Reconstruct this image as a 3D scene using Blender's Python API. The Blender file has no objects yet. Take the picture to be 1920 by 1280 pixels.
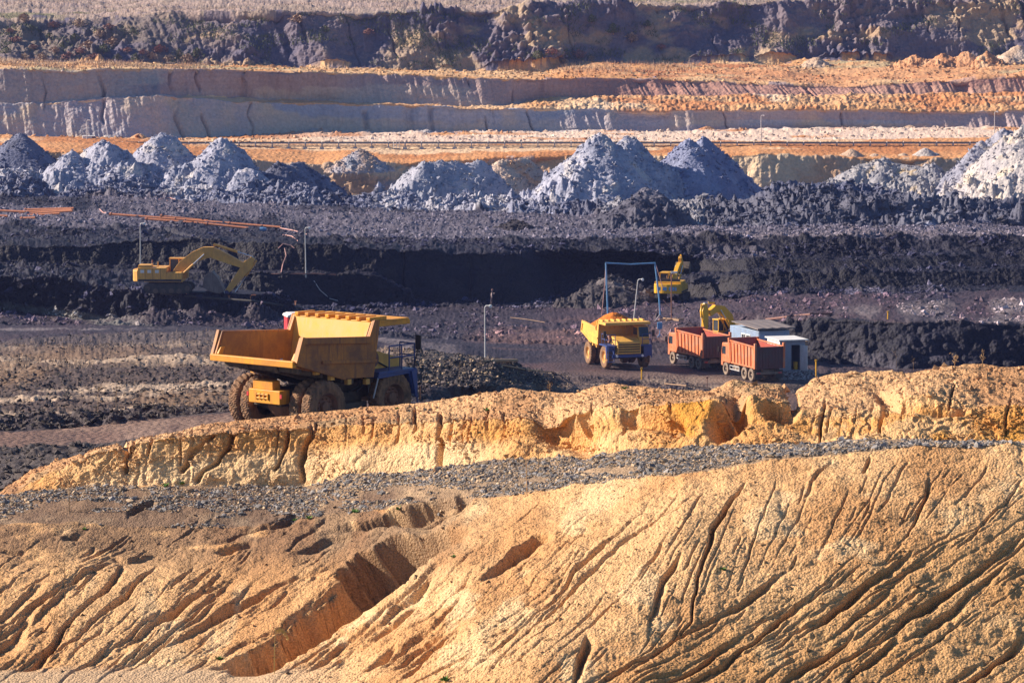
import bpy, math, random
import numpy as np
from mathutils import Vector, Matrix

random.seed(7)
rng = np.random.default_rng(7)
SC = bpy.context.scene
COL = SC.collection

# ------------------------------------------------------------------ camera, light
F = 6400.0                       # focal length in photo pixels (photo 1920 wide)
PITCH = math.atan(660.0 / F)
CZ = 34.0                        # eye height above the datum
cam_d = bpy.data.cameras.new('camera'); cam = bpy.data.objects.new('camera', cam_d); COL.objects.link(cam)
cam_d.sensor_width = 36.0; cam_d.lens = F / 1920 * 36.0
cam_d.clip_start = 1.0; cam_d.clip_end = 6000
cam.location = (0, 0, CZ); cam.rotation_euler = (math.pi / 2 - PITCH, 0, 0)
SC.camera = cam

HAZE = 0.00011
SUN_EL = math.radians(27); SUN_AZ = math.radians(11)     # from the left, a little behind the scene
sd = Vector((-math.cos(SUN_EL) * math.cos(SUN_AZ), math.cos(SUN_EL) * math.sin(SUN_AZ), math.sin(SUN_EL)))
sun_d = bpy.data.lights.new('sun', 'SUN'); sun = bpy.data.objects.new('sun', sun_d); COL.objects.link(sun)
sun_d.energy = 5.0; sun_d.angle = math.radians(0.5); sun_d.color = (1.0, 0.84, 0.65)
sun.rotation_euler = sd.to_track_quat('Z', 'Y').to_euler(); sun.location = (-60, 40, 120)
w = bpy.data.worlds.new('World'); SC.world = w; w.use_nodes = True
nt = w.node_tree; bg = nt.nodes['Background']
sky = nt.nodes.new('ShaderNodeTexSky'); sky.sky_type = 'NISHITA'; sky.sun_disc = False
sky.sun_elevation = SUN_EL; sky.sun_rotation = math.atan2(sd.x, sd.y); sky.ozone_density = 6.0
sky.air_density = 1.3; sky.dust_density = 0.2; sky.altitude = 200
nt.links.new(sky.outputs[0], bg.inputs[0]); bg.inputs[1].default_value = 0.057
SC.view_settings.view_transform = 'Standard'; SC.view_settings.look = 'None'
SC.view_settings.exposure = 0.9; SC.view_settings.gamma = 1.0

# ------------------------------------------------------------------ picture <-> place
cp, sp = math.cos(PITCH), math.sin(PITCH)
def W(px, py, val):
    """world point on the ray through a photo pixel; val > 0 is a distance, val < 0 a height under the eye"""
    px = np.asarray(px, float); py = np.asarray(py, float); val = np.asarray(val, float)
    a = (px - 960) / F; b = (640 - py) / F
    dy = cp + b * sp; dz = -sp + b * cp
    t = np.where(val > 0, val / dy, val / np.where(np.abs(dz) < 1e-6, -1e-6, dz))
    return np.stack([a * t, dy * t, CZ + dz * t], -1)
def Wv(px, py, val): return Vector(W(px, py, val).tolist())
def proj(P):
    y = P[..., 1]; z = P[..., 2] - CZ
    dep = y * cp - z * sp; up = y * sp + z * cp
    return 960 + F * P[..., 0] / dep, 640 - F * up / dep, dep

# ------------------------------------------------------------------ noise
def _h(ix, iy, iz, s):
    n = (ix.astype(np.uint32) * np.uint32(374761393)) ^ (iy.astype(np.uint32) * np.uint32(668265263)) ^ (iz.astype(np.uint32) * np.uint32(2246822519)) ^ np.uint32((s * 3266489917) & 0xffffffff)
    n = (n ^ (n >> np.uint32(13))) * np.uint32(1274126177)
    n = (n ^ (n >> np.uint32(16))) * np.uint32(2654435761)
    n ^= n >> np.uint32(15)
    return (n & np.uint32(0xffffff)).astype(np.float32) / np.float32(0xffffff)
def vn(x, y, z, s=0):
    x = np.asarray(x, np.float32); y = np.asarray(y, np.float32) + 0 * x; z = np.asarray(z, np.float32) + 0 * x
    fx, fy, fz = np.floor(x), np.floor(y), np.floor(z)
    ix, iy, iz = fx.astype(np.int32), fy.astype(np.int32), fz.astype(np.int32)
    x = x - fx; y = y - fy; z = z - fz
    x = x * x * (3 - 2 * x); y = y * y * (3 - 2 * y); z = z * z * (3 - 2 * z)
    r = 0
    for dx in (0, 1):
        for dy in (0, 1):
            wxy = (x if dx else 1 - x) * (y if dy else 1 - y)
            for dz in (0, 1):
                r = r + wxy * (z if dz else 1 - z) * _h(ix + dx, iy + dy, iz + dz, s)
    return r
def fbm(x, y, z, o=4, s=0, g=0.5):
    r = 0; a = 1; t = 0
    for k in range(o):
        r = r + a * vn(x * 2 ** k, y * 2 ** k, z * 2 ** k, s + k); t += a; a *= g
    return r / t
def ridg(x, y, z, o=3, s=0, g=0.5):          # sharp crests
    r = 0; a = 1; t = 0
    for k in range(o):
        r = r + a * (1 - np.abs(2 * vn(x * 2 ** k, y * 2 ** k, z * 2 ** k, s + k) - 1)); t += a; a *= g
    return r / t
def bill(x, y, z, o=3, s=0, g=0.55):         # rounded clods with sharp creases
    return 1 - ridg(x, y, z, o, s, g)
def sst(a, b, x):
    t = np.clip((x - a) / (b - a), 0, 1); return t * t * (3 - 2 * t)

# ------------------------------------------------------------------ materials
def new_mat(name):
    m = bpy.data.materials.new(name); m.use_nodes = True
    return m, m.node_tree, m.node_tree.nodes['Principled BSDF']
def earth_mat(name, rough=0.95, spec=0.2, fine=8.0, bump=0.5, bdist=0.05, speck=0.25):
    m, t, b = new_mat(name); N = t.nodes.new; L = t.links.new
    at = N('ShaderNodeAttribute'); at.attribute_name = 'albedo'
    geo = N('ShaderNodeNewGeometry')
    n1 = N('ShaderNodeTexNoise'); n1.inputs['Scale'].default_value = fine; n1.inputs['Detail'].default_value = 6; n1.inputs['Roughness'].default_value = 0.7
    L(geo.outputs['Position'], n1.inputs['Vector'])
    r = N('ShaderNodeMapRange'); r.inputs[1].default_value = 0.3; r.inputs[2].default_value = 0.7; r.inputs[3].default_value = 1 - speck; r.inputs[4].default_value = 1 + speck
    L(n1.outputs[0], r.inputs[0])
    mx = N('ShaderNodeMix'); mx.data_type = 'RGBA'; mx.blend_type = 'MULTIPLY'; mx.inputs[0].default_value = 1
    L(at.outputs['Color'], mx.inputs[6]); L(r.outputs[0], mx.inputs[7]); L(mx.outputs[2], b.inputs['Base Color'])
    vo = N('ShaderNodeTexVoronoi'); vo.inputs['Scale'].default_value = fine * 0.8; L(geo.outputs['Position'], vo.inputs['Vector'])
    ad = N('ShaderNodeMath'); ad.operation = 'SUBTRACT'; L(n1.outputs[0], ad.inputs[0]); L(vo.outputs['Distance'], ad.inputs[1])
    bp = N('ShaderNodeBump'); bp.inputs['Strength'].default_value = bump; bp.inputs['Distance'].default_value = bdist
    L(ad.outputs[0], bp.inputs['Height']); L(bp.outputs[0], b.inputs['Normal'])
    b.inputs['Roughness'].default_value = rough; b.inputs['Specular IOR Level'].default_value = spec
    return m
M_SAND = earth_mat('sand', 0.95, 0.15, 24.0, 0.8, 0.035, 0.42)
M_COAL = earth_mat('coal ground', 0.7, 0.3, 5.0, 0.8, 0.12, 0.35)
M_FAR = earth_mat('quarry earth', 0.95, 0.15, 2.2, 0.7, 0.2, 0.18)
M_HEAP = earth_mat('clay spoil', 0.85, 0.3, 3.0, 0.8, 0.15, 0.22)
M_STONE = earth_mat('stone', 0.8, 0.35, 30.0, 0.3, 0.01, 0.3)

def tag(o, label=None, cat=None, group=None, kind=None):
    if label: o['label'] = label
    if cat: o['category'] = cat
    if group: o['group'] = group
    if kind: o['kind'] = kind
    return o
def mesh_np(name, V, Q, mat, col=None, smooth=True, parent=None):
    me = bpy.data.meshes.new(name)
    V = np.asarray(V, np.float32); Q = np.asarray(Q, np.int32); k = Q.shape[1]
    me.vertices.add(len(V)); me.vertices.foreach_set('co', V.ravel())
    me.loops.add(Q.size); me.loops.foreach_set('vertex_index', Q.ravel())
    me.polygons.add(len(Q)); me.polygons.foreach_set('loop_start', np.arange(len(Q), dtype=np.int32) * k)
    me.polygons.foreach_set('loop_total', np.full(len(Q), k, np.int32))
    me.polygons.foreach_set('use_smooth', np.full(len(Q), smooth, bool))
    me.update(calc_edges=True)
    if col is not None:
        a = me.color_attributes.new('albedo', 'FLOAT_COLOR', 'POINT')
        c = np.ones((len(V), 4), np.float32); c[:, :3] = col; a.data.foreach_set('color', c.ravel())
    me.materials.append(mat)
    o = bpy.data.objects.new(name, me); COL.objects.link(o)
    if parent: o.parent = parent
    return o
def grid_faces(nr, nc):
    i = np.arange(nr - 1)[:, None] * nc + np.arange(nc - 1)[None, :]
    return np.stack([i, i + 1, i + nc + 1, i + nc], -1).reshape(-1, 4)

# ------------------------------------------------------------------ rills carved in the sand (a depth map over the near slope)
RX0, RY0, RW, RH = -120, 640, 2160, 760
RILL = np.zeros((RH, RW), np.float32)
def stamp(pts, w0, d0, asym=1.0, taper=True, power=2.6, wobble=1):
    P = [np.array(p, float) for p in pts]; out = []
    for a, b in zip(P[:-1], P[1:]):
        n = max(1, int(np.hypot(*(b - a)) / (max(1.0, w0 * 0.4) if wobble else 1.5)))
        out += [a + (b - a) * k / n for k in range(n)]
    out.append(P[-1]); n = len(out); wob = random.random() * 50
    for k, p in enumerate(out):
        t = k / max(1, n - 1)
        f = (min(1, 6 * t + 0.15) * min(1, 4 * (1 - t) + 0.15)) if taper else 1
        q = k * (max(1.0, w0 * 0.4) if wobble else 1.5)
        j = math.sin(q * .055 + wob) * min(4, w0 * 0.7) + math.sin(q * .15 + 2 * wob) * min(2.5, w0 * .4)
        j *= wobble
        w_ = w0 * (0.9 + wobble * (0.25 * math.sin(q * 0.035 + 3 * wob) + .12 * math.sin(q * .13 + wob))); cx, cy = p[0] + j - RX0, p[1] + j * .5 - RY0
        R = int(w_ * 2.6) + 2
        x0, x1, y0, y1 = int(cx) - R, int(cx) + R + 1, int(cy) - R, int(cy) + R + 1
        if x0 < 0 or y0 < 0 or x1 >= RW or y1 >= RH: continue
        gx = np.arange(x0, x1)[None, :] - cx; gy = np.arange(y0, y1)[:, None] - cy
        d = np.sqrt(gx * gx + gy * gy)
        if asym != 1.0: d = d * np.where(gx + gy > 0, 1 / asym, 1.0)
        v = (d0 * f * (0.85 + wobble * 0.3 * math.sin(q * .05 + 5 * wob)) * np.exp(-(d / w_) ** power)).astype(np.float32)
        np.maximum(RILL[y0:y1, x0:x1], v, out=RILL[y0:y1, x0:x1])
def scarp(pts, Wd, d0, edge=1.6):
    """a step along a line: a sharp drop on its upper left side that eases out to the lower right"""
    P = [np.array(p, float) for p in pts]; out = []; st = 1.6
    for a, b in zip(P[:-1], P[1:]):
        n = max(1, int(np.hypot(*(b - a)) / st)); out += [a + (b - a) * k / n for k in range(n)]
    n = len(out); wob = random.random() * 90; j1 = 0.0; v1 = 0.0
    for k, p in enumerate(out):
        q = out[min(k + 3, n - 1)] - out[max(k - 3, 0)]; L_ = np.hypot(*q) + 1e-6; tx, ty = q / L_
        nx, ny = -ty, tx
        if nx + ny < 0: nx, ny = -nx, -ny
        v1 = v1 * .88 + random.gauss(0, .10); j1 = j1 * .985 + v1
        t = k / max(1, n - 1); f = min(1, 5 * t) * min(1, 3 * (1 - t)) * (.8 + .3 * math.sin(k * .045 + wob))
        Wl = Wd * (.7 + .4 * math.sin(k * .03 + 2 * wob))
        cx, cy = p[0] + nx * j1 - RX0, p[1] + ny * j1 - RY0; R = int(Wl + 4)
        x0, x1, y0, y1 = int(cx) - R, int(cx) + R + 1, int(cy) - R, int(cy) + R + 1
        if x0 < 0 or y0 < 0 or x1 >= RW or y1 >= RH: continue
        gx = np.arange(x0, x1)[None, :] - cx; gy = np.arange(y0, y1)[:, None] - cy
        sg = gx * nx + gy * ny; tt = gx * tx + gy * ty
        pr = np.clip((sg + edge) / (2 * edge), 0, 1) * np.clip(1 - sg / Wl, 0, 1) ** 1.4
        v = (d0 * f * pr * np.exp(-(tt / 2.4) ** 2)).astype(np.float32)
        np.maximum(RILL[y0:y1, x0:x1], v, out=RILL[y0:y1, x0:x1])
def walk(px, py, n, st=5):
    pts = [(px, py)]; dr = random.gauss(0, .06)
    for k in range(n):
        dx, dy = flow(px, py); dr = dr * .9 + random.gauss(0, .028); c, s_ = math.cos(dr), math.sin(dr)
        was = py < 1255 - (px - 1100) * .36 - 50; px += (dx * c - dy * s_) * st; py += (dx * s_ + dy * c) * st; pts.append((px, py))
        if px > 1060 and was and py > 1255 - (px - 1100) * .36 - 50: break
        if 0 < len(pts) and 560 < px < 900 and abs(py - np.interp(px, [480, 560, 640, 760, 860], [1290, 1225, 1160, 1085, 1010])) < 12: break
    return pts
def flow(px, py):
    lo = 1255 - (px - 1100) * 0.36
    if px > 1060 and py > lo: th = 33
    else: th = np.interp(px, [600, 800, 1000, 1200, 1330, 1600, 1920], [36, 38, 42, 52, 68, 62, 48])
    if px > 1150 and py > lo - 60 and py <= lo: th = 50
    th = math.radians(th + 3 * math.sin(px * .013 + py * .02))
    return -math.cos(th), math.sin(th)
GRAV_LO = ([-120, 0, 300, 450, 640, 900, 1100, 1280, 1450, 1700, 2040], [990, 985, 985, 985, 962, 930, 905, 882, 852, 838, 828])
for _ in range(330):
    px = random.uniform(-60, 2000); top = np.interp(px, *GRAV_LO); py = random.uniform(top + 12, 1330); n = int(random.choice([8, 14, 24, 40, 70]))
    stamp(walk(px, py, n), random.uniform(1.0, 2.0), random.uniform(.02, .07), power=2.2)
for _ in range(75):                                             # the slabs of the left slope
    px = random.uniform(40, 900); py = random.uniform(1035, 1230); scarp(walk(px, py, int(random.uniform(15, 70))), random.uniform(7, 26), random.uniform(.07, .30))
for _ in range(18):
    px = random.uniform(150, 800); py = random.uniform(960, 1050); scarp(walk(px, py, int(random.uniform(8, 30))), random.uniform(6, 18), random.uniform(.06, .22))
for _ in range(34):                                             # the coarser slabs at the lower right
    px = random.uniform(1180, 2000); py = random.uniform(1245 - (px - 1100) * .33, 1320); scarp(walk(px, py, int(random.uniform(15, 70))), random.uniform(6, 20), random.uniform(.07, .28))
for _ in range(22):                                             # thin cracks down the smooth face
    px = random.uniform(900, 1960); py = random.uniform(np.interp(px, *GRAV_LO) + 10, 1130); scarp(walk(px, py, int(random.uniform(20, 70))), random.uniform(3, 8), random.uniform(.05, .16), 1.2)
for pts, w_, d_, a_ in [
    
    ([(1320, 893), (1290, 932), (1180, 1008), (1110, 1072), (1000, 1170), (890, 1300)], 5, .25, 1),
    ([(1398, 898), (1375, 930), (1336, 990), (1320, 1050), (1306, 1110), (1298, 1160), (1262, 1205)], 5.5, .7, 1),
    ([(1232, 920), (1160, 995), (1140, 1020), (1060, 1092), (960, 1182), (840, 1290)], 5, .25, 1),
    ([(870, 1015), (790, 1075), (690, 1160), (590, 1235), (500, 1300)], 6, .25, 1),
    ([(1280, 1030), (1240, 1080), (1215, 1150), (1210, 1200)], 6, .3, 1),
    ([(1100, 1190), (1085, 1240), (1070, 1300)], 8, .45, 1),
    ([(1742, 895), (1725, 960), (1700, 1010), (1668, 1042)], 5, .3, 1),
    ([(1920, 890), (1860, 960), (1800, 1040)], 5, .25, 1),
    ([(1040, 1000), (1000, 1005), (960, 1030), (925, 1060), (880, 1100)], 13, .45, 1.2),
    ([(1535, 1112), (1450, 1162), (1380, 1212), (1290, 1285)], 8, .5, 1.3),
    ([(1925, 1000), (1850, 1060), (1740, 1130), (1620, 1205), (1500, 1290)], 7, .4, 1.3),
    ([(1712, 1040), (1650, 1085), (1560, 1150), (1480, 1196)], 8, .45, 1.3),
    ([(1925, 1185), (1850, 1240), (1770, 1310)], 13, .65, 1.3),
    ([(1690, 1186), (1640, 1230), (1560, 1290)], 7, .4, 1.3),
    ([(1480, 1065), (1380, 1130), (1250, 1200), (1140, 1280)], 6, .35, 1.2),
    ([(1400, 1180), (1300, 1245), (1200, 1310)], 8, .4, 1.2),
    ([(236, 1055), (195, 1110), (110, 1180), (60, 1232), (0, 1255)], 9, .45, 1.4),
    ([(430, 1085), (350, 1130), (250, 1195), (195, 1235)], 9, .45, 1.4),
    ([(640, 1050), (560, 1080), (440, 1130), (330, 1190), (280, 1215)], 7, .4, 1.3),
    ([(560, 1160), (450, 1215), (380, 1250)], 8, .4, 1.2),
    ([(60, 1145), (25, 1185), (-25, 1225)], 12, .5, 1.4),
    ([(560, 962), (480, 988), (395, 1012)], 10, .5, 1.3),
    ([(885, 925), (810, 948), (740, 962), (650, 985), (600, 1002)], 15, .95, 1.5),
    ([(290, 940), (232, 962)], 12, .55, 1.2), ([(150, 1008), (115, 1014)], 10, .4, 1),
    ([(200, 1040), (240, 1052), (300, 1040)], 8, .3, 1), ([(50, 1034), (0, 1040)], 10, .35, 1),
    ([(480, 1015), (400, 1035)], 7, .3, 1), ([(700, 985), (620, 1005), (540, 1035)], 8, .35, 1.2),
    ([(1560, 862), (1520, 900), (1500, 940)], 5, .25, 1), ([(1630, 855), (1616, 892)], 5, .25, 1),
]:
    if w_ >= 18: stamp(pts, w_, d_, a_, power=2.0, wobble=0)
    elif w_ >= 5.6: scarp(pts, w_ * 2.6, d_ * .9)
    else: scarp(pts, w_ * 1.8, d_ * .8, 1.3)
_y = np.arange(984, 1290)
for y in _y:                                                    # the trench between the two slopes
    wob = 9 * math.sin(y * .07) + 5 * math.sin(y * .19 + 2) + 4 * math.sin(y * .43)
    xl = np.interp(y, [984, 992, 1012, 1055, 1110, 1170, 1230, 1290], [885, 800, 705, 650, 606, 525, 440, 395]) + wob
    xr = np.interp(y, [984, 1010, 1085, 1160, 1225, 1290], [892, 862, 760, 645, 560, 478]) + .4 * wob
    x = np.arange(RW) + RX0
    d = 1.3 * np.interp(y, [984, 1000, 1150, 1230, 1288], [.25, .8, 1, .55, .1]) * np.clip((x - xl) / 13, 0, 1) ** .8 * np.clip((xr - x) / 42, 0, 1)
    RILL[y - RY0] = np.maximum(RILL[y - RY0], d)
RILL[984 - RY0 - 3:984 - RY0 + 14] = sum(RILL[984 - RY0 - 3 + k:984 - RY0 + 14 + k] for k in (-2, -1, 0, 1, 2)) / 5
scarp([(885, 925), (820, 940), (752, 962)], 48, 1.0, 4)
# flutes in the face of the sand ridge
BRK = ([-120, 0, 60, 180, 260, 430, 650, 760, 900, 1000, 1060, 1120, 1200, 1270, 1340, 1400, 1470, 1510, 1640, 1700, 1760, 1840, 2040],
       [960, 940, 903, 845, 828, 805, 797, 786, 778, 771, 766, 762, 757, 752, 745, 742, 752, 772, 768, 738, 738, 760, 765])
x = 150.0
while x < 2000:
    y = np.interp(x, *BRK); L_ = random.uniform(22, 62)
    if 1010 < x < 1330 or 1400 < x < 1500 or 1700 < x: x += random.uniform(15, 60)
    dr = random.uniform(4, 16)
    stamp([(x + dr * .6, y - random.uniform(6, 22)), (x, y + L_ * .4), (x - dr * .3, y + L_)], random.uniform(1.3, 3.2), random.choice([.06, .12, .18, .3]))
    x += random.uniform(9, 34) if 640 < x < 1050 or 1500 < x < 1680 else random.uniform(18, 70)
for pts, w_, d_, a_ in [
    ([(585, 800), (566, 850), (570, 902)], 3.6, .5, 1), ([(545, 805), (530, 850), (515, 880)], 3, .35, 1), ([(820, 820), (815, 875)], 4, .4, 1),
    ([(440, 812), (415, 850), (370, 900)], 4, .35, 1.3), ([(395, 815), (362, 850), (340, 880)], 4, .3, 1.2), ([(235, 822), (230, 880)], 7, .5, 1),
    ([(1020, 790), (1060, 800), (1100, 830)], 26, .6, 1), ([(1085, 785), (1100, 820)], 20, .6, 1),
    ([(1180, 778), (1260, 790)], 20, .5, 1), ([(1372, 752), (1388, 775), (1365, 800)], 20, 1.3, 1), ([(1352, 775), (1345, 800)], 16, .7, 1), ([(1450, 768), (1478, 772)], 14, .8, 1),
    ([(1480, 735), (1492, 765)], 9, .5, 1), ([(1650, 745), (1720, 765), (1800, 770)], 9, .3, 1)]: stamp(pts, w_, d_, a_, taper=False)
def rill_at(px, py):
    ix = px - RX0; iy = py - RY0
    ok = (ix >= 0) & (ix < RW - 2) & (iy >= 0) & (iy < RH - 2)
    ix = np.clip(ix, 0, RW - 2.001); iy = np.clip(iy, 0, RH - 2.001)
    jx = ix.astype(int); jy = iy.astype(int); fx = ix - jx; fy = iy - jy
    v = (RILL[jy, jx] * (1 - fx) + RILL[jy, jx + 1] * fx) * (1 - fy) + (RILL[jy + 1, jx] * (1 - fx) + RILL[jy + 1, jx + 1] * fx) * fy
    return np.where(ok, v, 0)

# ------------------------------------------------------------------ palettes: main, second, streak / patch colour, patch threshold, patch stretch
PAL = {
 'sand':   ((.69, .425, .215), (.57, .31, .14), (.73, .49, .27), .63, 1),
 'sandlo': ((.55, .35, .17), (.44, .26, .115), (.60, .25, .055), .66, 1),
 'gravel': ((.40, .28, .185), (.27, .195, .14), (.50, .35, .22), .6, 1),
 'ridge':  ((.71, .44, .215), (.61, .32, .12), (.62, .30, .06), .64, 2),
 'ridgetop': ((.63, .385, .205), (.51, .28, .14), (.42, .27, .15), .66, 1),
 'clods':  ((.055, .042, .052), (.085, .065, .066), (.30, .22, .17), .76, 1),
 'road':   ((.21, .125, .10), (.16, .10, .085), (.26, .17, .135), .6, 6),
 'pale':   ((.088, .060, .056), (.20, .125, .08), (.44, .33, .25), .565, 6),
 'floor':  ((.032, .026, .044), (.056, .036, .052), (.17, .14, .155), .7, 8),
 'droad':  ((.16, .105, .11), (.115, .08, .09), (.075, .06, .075), .58, 8),
 'coal':   ((.008, .009, .022), (.006, .006, .017), (.020, .018, .028), .62, 1),
 'coalc':  ((.015, .015, .034), (.008, .008, .022), (.050, .046, .072), .72, 2),
 'plain':  ((.027, .025, .046), (.012, .012, .028), (.11, .10, .14), .60, 9),
 'rubble': ((.22, .235, .34), (.10, .11, .19), (.42, .42, .50), .58, 1),
 'cliffs': ((.50, .36, .26), (.58, .30, .14), (.44, .36, .36), .55, 1),
 'orange': ((.62, .31, .14), (.50, .21, .085), (.74, .52, .34), .6, 5),
 'white':  ((.80, .70, .64), (.72, .52, .38), (.76, .50, .30), .63, 3),
 'wall1':  ((.46, .41, .46), (.58, .47, .38), (.38, .39, .47), .55, 4),
 'wall2':  ((.44, .33, .32), (.36, .27, .28), (.52, .42, .38), .6, 4),
 'ledge':  ((.74, .52, .33), (.62, .36, .19), (.80, .62, .45), .6, 3),
 'topflat': ((.70, .46, .26), (.62, .33, .15), (.50, .40, .24), .62, 6),
 'topwall': ((.20, .165, .195), (.12, .11, .165), (.38, .27, .19), .66, 2),
 'grass':  ((.42, .32, .29), (.34, .27, .23), (.20, .19, .11), .62, 4),
}
PN = list(PAL); PI = {k: i for i, k in enumerate(PN)}
PA = np.array([PAL[k][0] for k in PN]); PB = np.array([PAL[k][1] for k in PN]); PC = np.array([PAL[k][2] for k in PN])
PT = np.array([PAL[k][3] for k in PN]); PS = np.array([PAL[k][4] for k in PN], float)

XS = np.concatenate([np.arange(-1500, -180, 28.0), np.arange(-180, 2101, 1.66), np.arange(2125, 3500, 28.0)])
NC = len(XS)
PADS = [(604, 797, 120., 5.5), (1158, 685, -29.3, 5.5), (1412, 708, -29.6, 4.5), (1312, 687, -29.6, 4.5), (1368, 648, -29.9, 4.5), (1415, 674, -29.9, 4.5), (1460, 693, -29.4, 2.5), (1261, 564, 333., 4.0), (318, 546, 314., 5.0), (420, 548, 314., 4.0), (500, 552, 314., 2.5), (1238, 600, -30.6, 3.0)]
PADW = [(W(a, b, c), r) for a, b, c, r in PADS]
ALLP = []                         # every built ground vertex with where it projects
def line(kn):
    px = np.array([k[0] for k in kn], float); py = np.array([k[1] for k in kn], float); v = np.array([k[2] for k in kn], float)
    D = W(px, py, v)[:, 1]
    ypx = np.interp(XS, px, py); d = np.interp(XS, px, D)
    k = np.exp(-np.linspace(-2, 2, 13) ** 2); k /= k.sum()      # soften the knots
    sm = lambda a: np.convolve(np.pad(a, 6, 'edge'), k, 'valid')
    return sm(ypx), sm(d)
def sheet(name, lines, strips, mat, rill=False, label_kind='structure', jit=3.0, hook=None):
    G = []; sid = []
    LN = [line(l) for l in lines]; LP = [W(XS, y, d) for y, d in LN]
    vis = (XS > -60) & (XS < 1980)
    for i, s in enumerate(strips):
        dy = np.abs(LN[i][0] - LN[i + 1][0])[vis].max()
        n = s.get('rows') or int(max(2, min(420, dy / 1.6)))
        t = (np.arange(n) / n)[:, None, None]
        e = s.get('ease')
        if e: t = t ** e
        P = LP[i][None] * (1 - t) + LP[i + 1][None] * t
        if s.get('bow'): P[..., 2] += s['bow'] * (np.sin(np.pi * t[..., 0]))
        G.append(P); sid.append(np.full(n, i))
    G.append(LP[-1][None]); sid.append(np.array([len(strips) - 1]))
    P = np.concatenate(G); sid = np.concatenate(sid); nr = len(P)
    du = np.gradient(P, axis=1); dv = np.gradient(P, axis=0)
    for _ in range(3): dv[1:-1] = (dv[:-2] + dv[1:-1] * 2 + dv[2:]) / 4
    N = np.cross(du, dv); N /= np.linalg.norm(N, axis=-1, keepdims=True) + 1e-9
    N = np.where(N[..., 2:3] < 0, -N, N)
    X, Y, Z = P[..., 0], P[..., 1], P[..., 2]
    def rowpar(key, idx=None):
        a = np.array([(s.get(key, 0) if idx is None else s['n'][idx]) for s in strips], float)[sid]
        k = np.array([1, 2, 3, 2, 1.]) / 9
        return np.convolve(np.pad(a, 2, 'edge'), k, 'valid')[:, None]
    H = 0
    for k, lam in enumerate((14.0, 4.0, 1.3, 0.45, 0.13)):
        a = rowpar('n', k)
        if a.max() <= 0: continue
        fn = (fbm if k < 2 else bill)
        v = fn(X / lam, Y / lam, Z / lam, 2 if k in (2, 3) else (3 if k < 2 else 2), 10 + k * 7)
        if k >= 2: v = v * (0.45 + 1.1 * vn(X / lam / 5, Y / lam / 5, Z / lam / 5, 90 + k))
        H = H + a * (v - (0.5 if k < 2 else 0.3))
    a = rowpar('fl')
    if a.max() > 0:
        lf = rowpar('fw') + 1e-3
        lf = np.where(lf < 0.1, 1.0, lf)
        q = X + 0.35 * Y
        v = ridg(q / 2.2, Z * .12, Y * 0 + 3, 3, 55, .6) + .5 * ridg(q / .7, Z * .10, Y * 0, 2, 57)
        H = H - a * (v - .75)
        q2 = q + 1.6 * fbm(Z / 2.0, q / 30, Y * 0, 2, 64)
        cr = (1 - sst(0.0, 0.03, np.abs(vn(q2 / 7.0, Z * .0, Y * 0 + 7, 61) - .5))) * sst(.35, .6, vn(q / 12, Z * .25, Y * 0, 63))      # sparse deep cracks
        H = H - a * 1.6 * cr
    PX, PY, _ = proj(P)
    H = H + 0 * X
    if rill:
        H = H - rill_at(PX, PY)
    if hook: H = hook(H, PX, PY, P, sid, strips)
    P = P + N * H[..., None]
    if name == 'pit_ground':
        for c, r in PADW:
            w_ = sst(r * 1.45, r * .9, np.hypot(P[..., 0] - c[0], (P[..., 1] - c[1]) * .8))
            w_ = w_ * sst(3.0, 1.2, np.abs(P[..., 2] - c[2]))
            P[..., 2] = P[..., 2] * (1 - w_) + w_ * (c[2] + .08 * (P[..., 2] - c[2]))
    # colours
    rj = np.arange(nr)[:, None] + (fbm(X / 3, Y / 3, Z / 3, 3, 33) - .5) * 2 * jit * 2
    rj = np.clip(np.round(rj), 0, nr - 1).astype(int)
    pid = np.array([PI[s['pal']] for s in strips])[sid][rj]
    sc = np.clip(Y / 90.0, .8, 5)
    m1 = sst(.35, .65, fbm(X / (2.2 * sc), Y / (2.2 * sc), Z / (2.2 * sc), 4, 5))[..., None]
    st = PS[pid]
    m2v = fbm(X / (1.6 * sc * st), Y / (2.4 * sc * np.where(st > 3, 1.5, 1)), Z / (1.0 * sc), 4, 8)
    thr = PT[pid]
    m2 = sst(thr - .03, thr + .06, m2v + (fbm(X / .5 / sc, Y / .5 / sc, Z / .5 / sc, 2, 9) - .5) * .18)[..., None]
    C = PA[pid] * (1 - m1) + PB[pid] * m1
    C = C * (1 - m2) + PC[pid] * m2
    # bedding in the cut faces
    steep = (1 - np.clip(N[..., 2] * 1.5, 0, 1))[..., None]
    bed = (vn(X / 60, Y / 60, Z * 1.3 + .02 * X, 71) + .5 * vn(X / 25, Y / 25, Z * 3.6, 72))[..., None] / 1.5
    C = C * (1 + steep * (bed - .5) * .45)
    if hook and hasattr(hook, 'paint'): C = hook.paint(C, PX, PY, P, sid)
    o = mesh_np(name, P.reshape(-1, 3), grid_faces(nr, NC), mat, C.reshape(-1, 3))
    tag(o, kind=label_kind)
    PX, PY, dep = proj(P)
    ALLP.append((PX.ravel(), PY.ravel(), P.reshape(-1, 3), C.reshape(-1, 3), (sid[:, None] + 0 * PX).astype(int).ravel(), name))
    return o

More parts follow.
